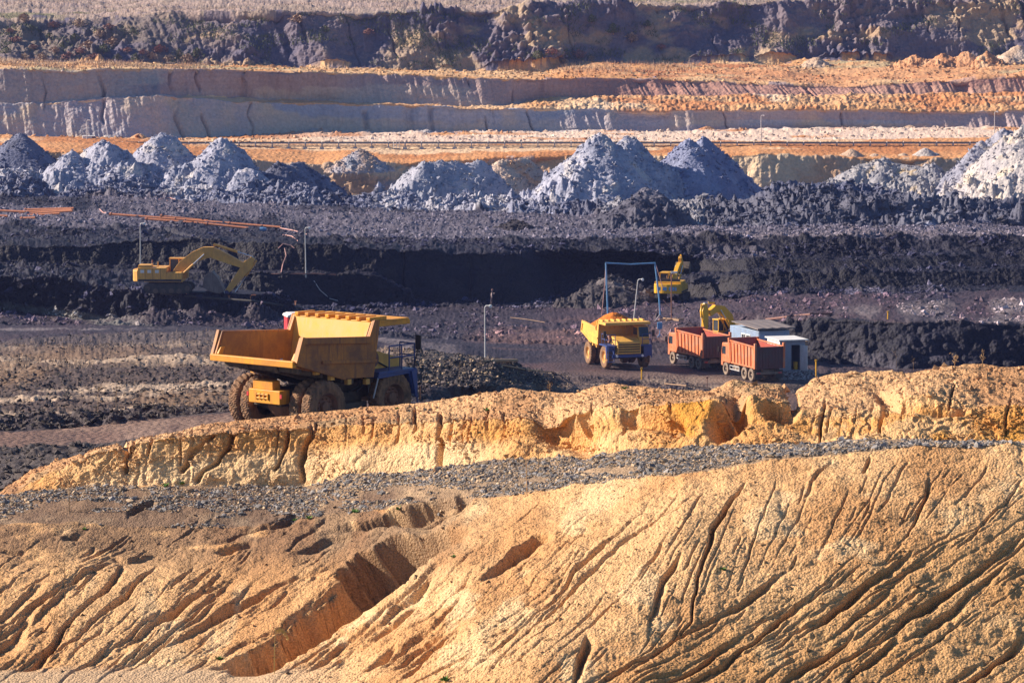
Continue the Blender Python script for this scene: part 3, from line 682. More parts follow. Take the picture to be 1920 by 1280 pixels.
P_GREYB = paint('grey blue sheet', (.30, .35, .46), (.25, .22, .22), .35, .6, 1.3)
P_REDP = paint('red paint', (.62, .03, .05), (.30, .08, .07), .3, .5, 1.5)
P_ROOF = paint('tarred roof felt', (.15, .13, .14), (.30, .25, .24), .6, .9, 1.2)
P_RUST = paint('rusty orange pipe', (.62, .23, .11), (.34, .12, .07), .6, .7, 1.4)
P_BROWN = paint('brown steel', (.24, .11, .09), (.13, .08, .07), .5, .7, 2)
P_PINK = paint('pink hose', (.62, .34, .32), (.35, .2, .18), .4, .7, 2)
P_GLASS, _t, _b = new_mat('window glass'); _b.inputs['Base Color'].default_value = (.03, .04, .06, 1); _b.inputs['Roughness'].default_value = .06; _b.inputs['Specular IOR Level'].default_value = .8
P_LAMP, _t, _b = new_mat('lamp glass'); _b.inputs['Base Color'].default_value = (.85, .85, .88, 1); _b.inputs['Roughness'].default_value = .2
P_WOOD = paint('weathered timber', (.42, .27, .17), (.25, .16, .11), .5, .85, 4)

# ------------------------------------------------------------------ wheels
def tyre(name, cx, cy, R, wd, mat, parent, n=120, lug=.045, lugs=26, out=1, rimr=.52):
    m = MB(); h = wd / 2; rows = [(-h * .80, R * rimr), (-h, R * .70), (-h * .98, R * .90), (-h * .80, R * .975), (-h * .5, R), (-h * .17, R), (h * .17, R), (h * .5, R), (h * .80, R * .975), (h * .98, R * .90), (h, R * .70), (h * .80, R * rimr)]
    vs = []; k_ = len(rows)
    for i in range(n):
        th = 2 * math.pi * i / n
        for y, r in rows:
            rr = r
            if r > R * .94:
                ph = (th / (2 * math.pi) * lugs + (y / h) * .55) % 1.0
                if ph < .42: rr -= lug
            vs.append((cx + rr * math.cos(th), cy + y, R + rr * math.sin(th)))
    fs = [(i * k_ + j, i * k_ + j + 1, ((i + 1) % n) * k_ + j + 1, ((i + 1) % n) * k_ + j) for i in range(n) for j in range(k_ - 1)]
    m.add(vs, fs); o = m.build(name, mat, parent)
    return o
def rim(cx, cy, R, rr, out, mat, parent, hub=True, depth=.16):
    m = MB(); s = out
    prof = [(s * .0, rr * 1.04), (s * .03, rr * 1.0), (-s * depth * .4, rr * .90), (-s * depth, rr * .82), (-s * depth, rr * .45), (-s * depth * .3, rr * .38), (-s * depth * .2, rr * .2), (-s * depth * .2, .001)]
    m.lathe(prof, cx, R, 28, cy=cy)
    if hub:
        for k in range(10):
            a = 2 * math.pi * k / 10
            m.tube([(cx + math.cos(a) * rr * .62, cy - s * depth, R + math.sin(a) * rr * .62), (cx + math.cos(a) * rr * .62, cy - s * depth * .5, R + math.sin(a) * rr * .62)], rr * .05, 6)
    return m.build('rim', mat, parent)
def wheel(root, cx, cy, R, wd, out, tmat, rmat, lugs=26, n=120, lug=.045):
    e = tyre('wheel', cx, cy, R, wd, tmat, root, n=n, lugs=lugs, lug=lug)
    rim(cx, cy + out * wd * .40, R, R * .53, out, rmat, e)
    return e

# ------------------------------------------------------------------ mining dump truck; x forward, y left
def haul_truck(loc, rz, label, near, tilt=None):
    r = empty('haul_truck', loc, rz, label, 'dump truck', tilt=tilt)
    yel = P_YEL if near else P_YEL2
    tm, rm = (P_RUB, P_RIMD) if near else (P_RUB, P_RIMY)
    R = 1.0; S_ = .95 if near else .91; r.scale = (S_, S_, S_)
    for sy in (1, -1):
        wheel(r, 1.9, sy * 1.68, R, .55, sy, tm, rm)
        wheel(r, -1.9, sy * 1.86, R, .50, sy, tm, rm)
        tyre('wheel', -1.9, sy * 1.24, R, .50, tm, r, lugs=26)
    f = MB()
    for sy in (1, -1): f.box(-2.9, 3.0, sy * .55 - .14, sy * .55 + .14, 1.0, 1.55)
    for x in (-2.9, -1.0, .6, 2.2): f.box(x, x + .25, -.41, .41, 1.05, 1.5)
    f.tube([(-1.9, -1.6, 1.0), (-1.9, -.6, 1.0)], .3, 12).tube([(-1.9, .6, 1.0), (-1.9, 1.6, 1.0)], .3, 12)
    f.tube([(1.9, -1.4, .95), (1.9, 1.4, .95)], .16, 10)
    f.box(.1, 1.1, -1.0, 1.0, .75, 1.3)
    f.box(-.6, .6, .72, 1.35, .85, 1.5).box(-.6, .9, -1.45, -.72, .62, .95)
    f.build('chassis', P_FRAME, r, .02)
    a = MB(); a.lathe([(-.62, .12), (-.5, .42), (-.2, .56), (.2, .56), (.5, .42), (.62, .12)], -1.95, 1.0, 20)
    for k in range(12):
        t = 2 * math.pi * k / 12; a.tube([(-1.95 + .5 * math.cos(t), -.3, 1 + .5 * math.sin(t)), (-1.95 + .5 * math.cos(t), .3, 1 + .5 * math.sin(t))], .035, 5)
    a.build('rear_axle', P_RIMD, r)
    b = MB(); b.box(-3.15, -2.62, -.85, .72, 1.12, 1.62).box(-3.1, -2.7, -.45, .55, 1.622, 1.95).box(-3.19, -3.152, -.3, .35, 1.28, 1.34).box(-3.19, -3.152, -.3, .35, 1.42, 1.47)
    for y in (-.3, -.1, .1, .3): b.box(-3.2, -3.152, y, y + .05, 1.25, 1.5)
    b.build('rear_crossmember', yel, r, .03)
    for sy in (1, -1):
        m = MB().tube([(-.4, sy * .95, .95), (-.9, sy * .95, 2.1)], .11, 10).tube([(-.9, sy * .95, 2.0), (-1.2, sy * .95, 2.5)], .07, 8); m.build('lift_ram', P_STEEL, r)
        m = MB().tube([(1.7, sy * .98, 1.0), (1.55, sy * .98, 1.9)], .12, 10); m.build('suspension_strut', P_STEEL, r)
    # ---- dump body
    H = 2.0; th = .11
    side = [(-3.62, 2.78), (-3.25, 3.66), (.34, 3.42), (.62, 4.0), (.98, 4.0), (.62, 1.9), (-.95, 1.98), (-3.5, 2.70)]
    bd = MB()
    for sy in (1, -1):
        bd.prism(side, sy * H - th / 2, sy * H + th / 2)
        # upper rail and long ribs on the outside
        bd.prism([(-3.30, 3.66), (-3.36, 3.44), (.42, 3.18), (.36, 3.44)], sy * (H + .055), sy * (H + .16))
        bd.prism([(-2.2, 2.74), (-2.2, 2.62), (.70, 2.44), (.74, 2.56)], sy * (H + .055), sy * (H + .13))
        bd.prism([(-3.60, 2.86), (-3.66, 2.70), (-1.0, 1.93), (-.95, 2.02)], sy * (H + .055), sy * (H + .12))
        bd.prism([(-3.66, 2.76), (-3.52, 2.72), (-3.14, 3.66), (-3.30, 3.70)], sy * (H + .056), sy * (H + .2) if near else sy * (H + .14))
        bd.prism([(.34, 3.43), (.62, 4.02), (.74, 4.02), (.46, 3.43)], sy * (H + .056), sy * (H + .12))
    bd.prism([(-3.4, 2.60), (-.62, 1.99), (.25, 1.99), (.25, 1.95), (-.64, 1.95), (-3.4, 2.55)], -H, H)
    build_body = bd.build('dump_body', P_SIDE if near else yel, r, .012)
    fl = MB()
    fl.prism([(-3.60, 2.80), (-.60, 2.12), (.28, 2.12), (.28, 2.0), (-.65, 2.0), (-3.60, 2.64)], -H + .06, H - .06)
    fl.build('bed_floor', P_INS, build_body)
    for sy in (1, -1): MB().prism([(-3.50, 2.85), (-3.16, 3.60), (.30, 3.37), (.56, 3.92), (.62, 3.92), (.30, 2.14), (-.60, 2.14)], sy * (H - .06), sy * (H - .075)).build('bed_lining', P_INS, build_body)
    lp = MB(); lp.box(-3.76, -3.56, -H - .1, H + .1, 2.60, 2.84)
    for sy in (1, -1): lp.prism([(-3.58, 2.84), (-3.35, 2.84), (-3.2, 3.1), (-3.42, 3.1)], sy * H - .16 * sy, sy * (H - .057))
    lp.build('tail_lip', yel, build_body, .02)
    hb = MB(); hb.prism([(.28, 2.0), (.60, 3.92), (.72, 3.92), (.40, 2.0)], -H + .06, H - .06)
    hb.build('headboard', P_HEADB, build_body)
    cn = MB(); cn.box(.60, 2.62, -H - .02, H + .02, 3.90, 3.97)
    for k in range(8):
        y = -H + .18 + k * (2 * H - .36) / 7
        cn.box(.56, 1.5, y - .09, y + .09, 3.972, 4.10)
    cn.box(2.55, 2.66, -H - .04, H + .04, 3.74, 3.899).box(.7, 2.55, -H - .03, -H + .05, 3.74, 3.898).box(.7, 2.55, H - .05, H + .03, 3.74, 3.898)
    for k in range(9):
        y = -H + .2 + k * .45; cn.prism([(.75, 3.88), (.72, 3.2), (.95, 3.88)], y - .03, y + .03)
    cn.build('cab_canopy', yel, build_body, .012)
    ub = MB()
    for k in range(6):
        x = -3.2 + k * .55; z = 2.66 - (x + 3.6) * .225
        ub.box(x, x + .12, -H + .1, H - .1, z - .22, z - .02)
    for sy in (1, -1): ub.prism([(-3.3, 2.52), (-.6, 1.92), (.2, 1.92), (.2, 1.6), (-.7, 1.58), (-3.2, 2.3)], sy * .75 - .1, sy * .75 + .1)
    ub.build('body_bearers', P_FRAME if near else yel, build_body)
    for x, z in ((-2.5, 2.25), (-1.7, 1.98), (-.8, 1.74), (.2, 1.66)):
        for y in (-H - .05, H - .12): MB().box(x, x + .2, y, y + .17, z, z + .2).build('rubber_stop', P_OLD, build_body)
    # ---- front end
    dk = MB(); dk.box(.95, 3.0, -2.02, -.75, 1.95, 2.05).box(.95, 3.0, .75, 2.02, 1.95, 2.05)
    for sy in (1, -1):
        dk.prism([(.95, 1.80), (2.66, 1.86), (2.93, 1.05), (3.04, 1.05), (2.98, 1.95), (.95, 1.95)], sy * 1.30, sy * (1.42 if not near else 1.98))
        dk.prism([(2.72, 1.94), (2.95, .95), (3.05, .95), (3.0, 2.04)], sy * 1.98, sy * 2.06)
    dk.box(2.98, 3.12, -1.55, 1.55, 1.02, 1.28).box(2.95, 3.06, -1.98, -1.30, 1.62, 1.945).box(2.95, 3.06, 1.30, 1.98, 1.1, 1.945)
    dk.build('fender', P_BLUE, r, .015)
    hd = MB(); hd.prism([(1.0, 2.06), (1.0, 2.72), (1.9, 2.70), (3.14, 2.36), (3.14, 1.30), (2.6, 1.30), (2.6, 1.9)], -1.12, .98)
    hd.build('hood', P_YEL2, r, .03)
    hs_ = MB().tube([(1.2, -1.13, 2.2), (1.8, -1.2, 2.3), (2.5, -1.14, 2.0)], .03, 6).tube([(1.1, -1.0, 1.9), (1.0, -1.3, 1.6), (.6, -1.2, 1.3)], .035, 6).tube([(.9, -1.0, 1.9), (.7, -1.25, 1.5), (.2, -1.1, 1.3)], .03, 6); hs_.build('hydraulic_hose', P_BLACK, r)
    ai = MB(); ai.lathe([(0, .30), (-.04, .33), (-.22, .33), (-.24, .16), (-.16, .14), (-.16, .001)], 1.35, 2.46, 20, cy=-1.12)
    ai.build('air_intake', P_BROWN, r)
    gr = MB()
    for k in range(5): gr.prism([(3.155, 1.40 + k * .205), (3.24, 1.36 + k * .205), (3.24, 1.43 + k * .205), (3.155, 1.47 + k * .205)], -1.02, .9)
    gr.box(3.142, 3.22, -1.10, -1.03, 1.32, 2.34).box(3.142, 3.22, .91, .97, 1.32, 2.34)
    g = gr.build('grille', P_YEL2, r)
    g2 = MB(); g2.box(3.141, 3.150, -1.02, .9, 1.34, 2.28); g2.build('radiator', P_BLACK, g)
    cb = MB(); cb.prism([(1.0, 2.06), (1.0, 3.6), (2.32, 3.6), (2.62, 2.70), (2.62, 2.06)], 1.0, 1.94)
    c = cb.build('cab', yel, r, .03)
    wn = MB(); wn.prism([(2.36, 3.50), (2.632, 2.70), (2.65, 2.72), (2.375, 3.52)], 1.05, 1.90)
    wn.box(1.25, 1.72, 1.942, 1.955, 2.75, 3.42).box(1.80, 2.25, 1.942, 1.955, 2.75, 3.42).box(1.2, 2.2, .985, .998, 2.8, 3.42)
    wn.build('windscreen', P_GLASS, c)
    for y in (1.3, 1.7): MB().tube([(2.66, y, 2.9), (2.52, y * .5 + .8, 3.3)], .015, 5).build('wiper', P_BLACK, c)
    def rail(p, h=1.0, x0=0):
        rl = MB()
        for a_ in p: rl.tube([a_, (a_[0], a_[1], a_[2] + h)], .028, 6)
        for q in (1.0, .52): rl.tube([(a_[0], a_[1], a_[2] + h * q) for a_ in p], .028, 6)
        rl.build('deck_railing', P_BLUE, r)
    rail([(1.55, -1.98, 2.05), (2.25, -1.98, 2.05), (2.96, -1.98, 2.05), (2.96, -1.25, 2.05)], .92)
    rail([(2.96, 1.98, 2.05), (2.96, 1.2, 2.05)], .92)
    ld = MB()
    for sy in (-1,):
        for y in (-1.94, -1.42): ld.tube([(3.16, y, .62), (3.12, y, 2.0)], .03, 6)
        for k in range(5): ld.box(3.08, 3.2, -1.94, -1.42, .66 + k * .3, .70 + k * .3)
    ld.build('ladder', P_BLUE, r)
    for sy in (1, -1):
        mr = MB(); mr.tube([(2.9, sy * 2.0, 2.06), (2.95, sy * 2.2, 2.9), (2.95, sy * 2.2, 3.1)], .025, 6).box(2.9, 2.97, sy * 2.2 - .12, sy * 2.2 + .12, 2.75, 3.3)
        mr.build('mirror', P_BLACK, r)
    for sy in (1, -1):
        hl = MB(); hl.lathe([(0, .001), (.02, .11), (-.08, .13), (-.1, .001)], 0, 0, 14)
        o = hl.build('headlight', P_LAMP, r); o.rotation_euler = (0, 0, -math.pi / 2); o.location = (3.16, sy * 1.15, 1.15)
    for y in (-.95, .73): MB().box(-3.16, -3.13, y, y + .09, 1.35, 1.5).build('tail_light', P_REDP, r)
    if near:
        mk = MB(); mk.tube([(3.12, -2.12, .85), (3.12, -2.12, 1.35)], .035, 6); mk.build('marker_light', P_ORA, r)
        lp2 = MB(); lp2.tube([(1.0, -1.95, 1.9), (.7, -1.95, 1.1)], .03, 6); lp2.build('stay_bar', P_STEEL, r)
    return r
FL = lambda px, py: W(px, py, -29.7)
D1 = 120.0
t1p = W(604, 797, D1)
TRK1 = haul_truck(Vector(t1p.tolist()), heading(.643, .766), 'large empty yellow dump truck seen from behind its raised tail, nearest the sand ridge', True)
t2p = W(1158, 685, -29.3)
TRK2 = haul_truck(Vector(t2p.tolist()), heading(.30, -.954), 'yellow and blue dump truck coming towards us heaped with orange sand', False)

# ------------------------------------------------------------------ heaps (each a heightfield of cones)
def heap(name, label, cat, peaks, zb, pal, group=None, res=.11, slope=.9, rough=1.0, mat=M_HEAP, seed=0, rnd=.5, parent_M=None, rad=None, gul=0.0):
    slope *= 1.0; rough *= 1.45
    """peaks: list of (x, y, z) or pairs for a ridge"""
    seg = [(Vector(p[0]), Vector(p[1])) if isinstance(p[0], (tuple, Vector, list)) else (Vector(p), Vector(p)) for p in peaks]
    hmax = max(s[0].z for s in seg) - zb
    Rr = rad or hmax / slope * 1.25 + 1
    x0 = min(min(a.x, b.x) for a, b in seg) - Rr; x1 = max(max(a.x, b.x) for a, b in seg) + Rr
    y0 = min(min(a.y, b.y) for a, b in seg) - Rr; y1 = max(max(a.y, b.y) for a, b in seg) + Rr
    gx = np.arange(x0, x1, res); gy = np.arange(y0, y1, res * 1.3)
    X, Y = np.meshgrid(gx, gy); Z = np.full(X.shape, -1e3)
    wob = (fbm(X / hmax * 1.2, Y / hmax * 1.2, 0 * X, 3, 300 + seed) - .5)
    for a, b in seg:
        d = (b - a); L2 = d.x ** 2 + d.y ** 2
        t = np.clip(((X - a.x) * d.x + (Y - a.y) * d.y) / (L2 + 1e-6), 0, 1)
        dist = np.hypot(X - a.x - d.x * t, Y - a.y - d.y * t)
        ang = np.arctan2(Y - a.y, X - a.x)
        dist = dist * (1 + .35 * wob) - gul * ridg(ang * 5, dist * .08, 0 * X, 2, 310 + seed) * np.minimum(dist, 3)
        z = a.z + d.z * t - slope * (np.sqrt(dist ** 2 + rnd ** 2) - rnd)
        Z = np.maximum(Z, z)
    s_ = hmax / 8 + .35
    n = bill(X / 1.5 / s_, Y / 1.5 / s_, Z / 1.5 / s_, 3, 320 + seed) - .3
    n2 = bill(X / .5 / s_, Y / .5 / s_, Z / .5 / s_, 2, 330 + seed) - .3
    patch = .35 + 1.1 * sst(.4, .62, fbm(X / 3, Y / 3, Z / 3, 2, 340 + seed))
    low = .6 + .9 * sst(.6, .1, (Z - zb) / hmax)
    Z = Z + rough * s_ * (n * .75 + n2 * .38) * patch * low + (fbm(X / 3, Y / 3, 0 * X, 3, 350 + seed) - .5) * .9 * s_ * rough
    m1 = sst(.35, .65, fbm(X / 2.2, Y / 2.2, Z / 2.2, 4, 360 + seed))[..., None]; m2 = sst(.60, .68, fbm(X / 2.5, Y / 2.5, Z / 2.5, 4, 370 + seed))[..., None]
    C = np.array(pal[0]) * (1 - m1) + np.array(pal[1]) * m1; C = C * (1 - m2) + np.array(pal[2]) * m2
    Q = grid_faces(*X.shape); keep = (Z.ravel()[Q] > zb - .5).any(1); Q = Q[keep]
    Z = np.maximum(Z, zb - 1.0)
    idx = np.unique(Q); mp = np.full(X.size, -1); mp[idx] = np.arange(len(idx))
    V = np.stack([X, Y, Z], -1).reshape(-1, 3)[idx]
    o = mesh_np(name, V, mp[Q], mat, C.reshape(-1, 3)[idx])
    HP.append((V, C.reshape(-1, 3)[idx], name, seed))
    return tag(o, label, cat, group)
GREY = ((.37, .38, .49), (.26, .28, .39), (.48, .46, .50)); DGREY = ((.11, .125, .21), (.17, .185, .28), (.08, .09, .15))
PALE = ((.50, .46, .46), (.38, .36, .40), (.58, .50, .42)); CGREY = ((.11, .11, .155), (.06, .06, .095), (.18, .175, .23))
BRNG = ((.36, .35, .41), (.42, .31, .26), (.34, .35, .41)); BUFF = ((.56, .42, .32), (.48, .34, .25), (.62, .50, .42)); ORNG = ((.60, .32, .17), (.46, .22, .11), (.70, .46, .28))
def pk(px, py, D): return Wv(px, py, D)
ZB = CZ - 27.6
HP = []
for a in [
 ('dark blue-grey spoil cone cut by the left edge of the picture', [pk(38, 248, 470), pk(-30, 268, 470)], DGREY, 1, .82, .25),
 ('light grey spoil cone with a blunt top, second from the left edge', [pk(196, 260, 456), pk(140, 284, 454), pk(235, 305, 450)], GREY, 2, .82, 1.0),
 ('tall pointed grey spoil cone left of the clod-covered one, shaded on its right side', [pk(301, 243, 462), pk(285, 270, 461)], GREY, 3, 1.0, .8),
 ('grey spoil cone with a fat lumpy shoulder spreading to its right', [pk(413, 262, 452), pk(458, 312, 447), pk(385, 305, 449), pk(495, 335, 446)], GREY, 4, .82, 1.0),
 ('long flat-topped grey heap with furrowed crest left of the biggest cone', [(pk(795, 300, 455), pk(905, 303, 458))], ((.36, .37, .46), (.27, .29, .38), (.48, .44, .46)), 5, 1.05, 1.0),
 ('biggest grey spoil cone with two humps and a pinkish patch', [pk(1122, 250, 450), pk(1176, 258, 455), pk(1080, 310, 446)], GREY, 6, .92, .9),
 ('steep blue-grey cone just right of the biggest two-humped one', [pk(1292, 258, 459), pk(1318, 260, 462)], ((.24, .27, .42), (.18, .20, .34), (.32, .33, .43)), 7, .95, .6),
 ('grey spoil hill with a lumpy dark streak under the right-hand cliff edge', [pk(1882, 242, 452), pk(1842, 262, 448)], ((.33, .33, .41), (.25, .26, .35), (.42, .38, .38)), 8, .95, 1.0),
 ('pale beige spoil hill cut by the right edge of the picture', [pk(1935, 226, 440), pk(2000, 222, 440)], PALE, 9, .86, .9),
]:
    heap('spoil_heap', a[0], 'heap', a[1], ZB, a[2], 'grey spoil cones along the pit edge', seed=a[3], slope=a[4], rough=a[5])
heap('spoil_heap', 'brownish mound with a small grey peak on the cliff edge, between cones and flat-topped heap', 'heap', [pk(676, 278, 474), pk(655, 296, 472)], CZ - 24.5, BRNG, seed=12, slope=.75, rough=.5)
heap('spoil_heap', 'lumpy grey mound with brown flecks at the foot of the right-hand spoil hill', 'heap', [(pk(1612, 308, 452), pk(1745, 306, 450)), pk(1655, 294, 452)], ZB, ((.36, .35, .38), (.28, .28, .33), (.48, .38, .26)), seed=13, slope=.8, rough=1.2)
heap('spoil_heap', 'dark blue low heap in the gap between the lumpy-shouldered cone and the brownish mound', 'heap', [(pk(520, 308, 456), pk(565, 306, 462))], ZB, DGREY, 'grey spoil cones along the pit edge', seed=17, slope=.75, rough=.9)
heap('spoil_heap', 'furrowed pinkish sand slope just left of the biggest two-humped cone', 'heap', [(pk(940, 300, 470), pk(985, 296, 474))], ZB, ((.56, .44, .36), (.46, .35, .30), (.62, .36, .22)), seed=18, slope=.95, rough=.6)
heap('coal_heap', 'dark coal-grey heap in front of the biggest two-humped spoil cone', 'heap', [pk(1213, 352, 378), pk(1195, 365, 376)], CZ - 25.6, CGREY, seed=14, slope=.72, rough=1.0)
heap('coal_heap', 'small black heap on the coal plain at middle distance', 'heap', [pk(968, 412, 372)], CZ - 25.8, ((.05, .045, .06), (.035, .03, .04), (.08, .075, .09)), seed=15, slope=.5, rough=.5)
heap('coal_heap', 'rough talus heap of coal lumps left of the right-hand excavator', 'heap', [pk(1150, 515, 334)], CZ - 31, ((.07, .062, .075), (.045, .04, .05), (.15, .13, .14)), seed=16, slope=.62, rough=.9)
for i, (px, py, D, z, pal, nm, rg) in enumerate([
 (1597, 280, 484, 24.4, BUFF, 'pointed little buff cone on the cliff edge left of the right-hand spoil hill', .25), (1735, 277, 486, 24.6, ((.46, .42, .42), (.38, .34, .34), (.5, .46, .44)), 'low pointed grey cone near the conveyor at the right', .25),
 (1640, 288, 484, 24.3, BUFF, 'tiny buff cone right beside the pointed one on the cliff edge', .3),
 (1694, 287, 486, 24.4, BUFF, 'tiny grey-buff cone between two larger small cones by the conveyor', .3),
 (1325, 235, 560, 23.6, ORNG, 'rough orange-brown rubble heap against the pale wall above the steep blue-grey cone', 1.2),
 (1640, 236, 562, 23.4, BUFF, 'longer sandy heap at the foot of the long wall on the right', .8), (1705, 234, 562, 23.4, BUFF, 'peaked sandy heap with a smooth shaded side under the long wall', .7),
 (1765, 238, 560, 23.4, ORNG, 'orange sandy heap under the long wall, behind the right-hand spoil hill', .8), (1560, 240, 562, 23.4, BUFF, 'low sandy heap under the long wall right of a lamp post', .7),
 (800, 243, 556, 23.6, PALE, 'low whitish heap at the foot of the wall above the flat-topped heap', .6), (590, 240, 552, 23.6, ((.50, .44, .40), (.42, .38, .37), (.6, .5, .42)), 'grey sand fan fallen at the foot of the wall left of centre', .3),
 (260, 250, 515, 24.0, ORNG, 'low orange sand heap behind the conveyor at the left', .7), (205, 252, 518, 24.0, PALE, 'low pale heap beside the orange one behind the left conveyor', .6),
 (1715, 102, 625, 13.8, ORNG, 'first and reddest earth heap of the row below the top cliff', 1.3), (1768, 101, 622, 13.8, ORNG, 'second, broader earth heap of the row below the top cliff', 1.3),
 (1812, 99, 622, 13.8, ORNG, 'third, reddish earth heap of the row below the top cliff', 1.3), (1850, 101, 620, 13.8, ORNG, 'fourth, low earth heap of the row below the top cliff', 1.2),
 (1530, 107, 628, 13.8, BUFF, 'lone small yellow earth heap below the top cliff at right', .9), (1905, 88, 625, 13.8, BUFF, 'large lumpy earth heap below the top cliff at the right edge', 1.4),
 (488, 82, 632, 13.5, ((.34, .27, .23), (.26, .21, .19), (.42, .33, .26)), 'brown landslip cone of fallen earth against the top cliff left of centre', 1.5)]):
    p = pk(px, py, D); zb = CZ - z
    heap('earth_heap', nm, 'heap', [tuple(p), (p.x + rng.uniform(-2, 2), p.y + 1, p.z - abs(p.z - zb) * .35)], zb, pal, 'small earth heaps on the terraces', seed=30 + i, slope=.62 if i not in (0, 1, 2, 3) else .75, rough=rg, res=.2 if D > 540 else .13)
# the load of the second truck: loose sand resting in its bed
Rz = Matrix.Translation(t2p) @ Matrix.Rotation(heading(.30, -.954), 4, 'Z')
lp_ = [Rz @ (Vector(q) * .91) for q in ((-.9, 0, 4.5), (-2.2, 0, 3.75))]
ld_ = heap('sand_load', 'orange sand heaped in the bed of the truck driving towards us', 'load', [tuple(q) for q in lp_], Rz.translation.z + 2.68, ((.66, .20, .035), (.56, .15, .025), (.72, .28, .07)), slope=.60, rough=.35, seed=60, res=.06, rad=2.6, mat=M_SAND)
inv = Rz.inverted(); vs = ld_.data.vertices
for v in vs:
    q = inv @ v.co; q.x = min(max(q.x, -2.8), .32); q.y = min(max(q.y, -1.69), 1.69); v.co = Rz @ q

# ------------------------------------------------------------------ tipper trucks
def tipper(loc, rz, label, group=None):
    r = empty('tipper_truck', loc, rz, label, 'tipper truck', group)
    R = .52
    for x in (-2.15, -.85):
        for sy in (1, -1):
            wheel(r, x, sy * 1.10, R, .27, sy, P_RUBD, P_RUBD, lugs=22, n=44, lug=.015)
            tyre('wheel', x, sy * .80, R, .26, P_RUBD, r, n=40, lugs=20, lug=.015)
    for sy in (1, -1): wheel(r, 2.75, sy * 1.08, R, .30, sy, P_RUBD, P_RUBD, lugs=22, n=44, lug=.015)
    f = MB()
    for sy in (1, -1): f.box(-2.9, 3.2, sy * .42 - .06, sy * .42 + .06, .72, .98)
    for x in (-2.8, -1.4, .4, 2.4): f.box(x, x + .12, -.36, .36, .76, .95)
    f.tube([(-2.15, -1, R), (-2.15, 1, R)], .1, 8).tube([(-.85, -1, R), (-.85, 1, R)], .1, 8).tube([(2.75, -1, R), (2.75, 1, R)], .08, 8)
    f.box(-3.05, -2.92, -1.15, 1.15, .62, .80)
    f.build('chassis', P_RUBD, r)
    for sy in (1, -1):
        g = MB(); g.box(.15, 2.0, sy * 1.16 - .02, sy * 1.16 + .02, .55, .62).box(.15, 2.0, sy * 1.16 - .02, sy * 1.16 + .02, .85, .90)
        for x in (.15, .75, 1.35, 1.96): g.box(x, x + .05, sy * 1.155 - .02, sy * 1.155 + .02, .621, .849)
        g.build('side_guard', P_STEEL, r)
        t = MB(); t.box(.45, 1.5, min(sy * .55, sy * 1.08), max(sy * .55, sy * 1.08), .55, 1.0); t.build('fuel_tank', P_RUBD, r, .05)
    c = MB(); c.prism([(2.10, 1.0), (2.10, 2.55), (2.25, 2.68), (3.45, 2.62), (3.62, 1.95), (3.68, .75), (3.35, .70), (3.25, 1.05), (2.35, 1.05)], -1.20, 1.20)
    cab = c.build('cab', P_ORA, r, .05)
    w_ = MB(); w_.box(2.75, 3.38, 1.202, 1.212, 1.70, 2.35); w_.build('side_window', P_GLASS, cab)
    w_ = MB(); w_.box(2.75, 3.38, -1.212, -1.202, 1.70, 2.35); w_.build('side_window', P_GLASS, cab)
    w_ = MB(); w_.prism([(3.50, 2.52), (3.645, 1.9), (3.655, 1.9), (3.51, 2.52)], -1.08, 1.08); w_.build('windscreen', P_GLASS, cab)
    w_ = MB(); w_.box(2.92, 2.98, 1.205, 1.225, 1.40, 1.44).box(2.45, 2.47, 1.201, 1.207, 1.1, 2.4).box(3.42, 3.44, 1.201, 1.207, 1.1, 2.0); w_.build('door_trim', P_BLACK, cab)
    for sy in (1, -1):
        m = MB(); m.tube([(3.5, sy * 1.2, 2.4), (3.55, sy * 1.42, 2.3), (3.55, sy * 1.42, 1.8)], .02, 5).box(3.52, 3.58, sy * 1.42 - .1, sy * 1.42 + .1, 1.85, 2.25); m.build('mirror', P_BLACK, cab)
    b = MB(); H = 1.22; zb, zt = 1.12, 2.72
    for sy in (1, -1):
        b.prism([(-3.0, zb), (-3.1, zt), (1.85, zt + .12), (1.55, zb)], sy * H - .03, sy * H + .03)
        b.box(-3.12, 1.88, sy * H - .05, sy * H + .09, zt + .121, zt + .22, rot=(-.024, 'Y'))
        b.box(-3.04, 1.6, sy * (H + .035), sy * (H + .10), zb - .02, zb + .10) if sy > 0 else b.box(-3.04, 1.6, -H - .10, -H - .035, zb - .02, zb + .10)
        for k in range(8):
            x = -2.88 + k * .62; y0, y1 = sorted((sy * (H + .032), sy * (H + .11)))
            b.prism([(x - .03, zb + .1), (x + .09, zb + .1), (x + .12 + k * .02, zt + .06), (x + k * .02, zt + .06)], y0, y1)
        y0, y1 = sorted((sy * (H - .04), sy * (H + .14))); b.prism([(-3.16, zb - .05), (-2.92, zb - .05), (-2.96, zt + .42), (-3.18, zt + .42)], y0, y1)
        b.prism([(1.5, zb), (1.72, zb), (2.05, zt + .42), (1.80, zt + .42)], y0, y1)
    b.prism([(1.52, zb), (1.60, zb), (2.0, zt + .42), (1.90, zt + .42)], -H + .05, H - .05)
    b.box(-3.0, 1.5, -H + .03, H - .03, zb - .02, zb + .05)
    bd = b.build('tipper_body', P_ORA, r, .01)
    i = MB()
    for sy in (1, -1): i.prism([(-2.98, zb + .06), (-3.08, zt + .05), (1.84, zt + .1), (1.5, zb + .06)], sy * H - sy * .034, sy * H - sy * .040)
    i.prism([(1.49, zb + .08), (1.51, zb + .08), (1.89, zt + .38), (1.87, zt + .38)], -H + .06, H - .06)
    i.build('body_lining', P_RED, bd)
    t = MB(); t.box(-3.14, -3.06, -H + .05, H - .05, zb - .06, zt + .12)
    for k in range(9):
        y = -H + .12 + k * .28; t.box(-3.175, -3.141, y, y + .07, zb + .0, zt - .02)
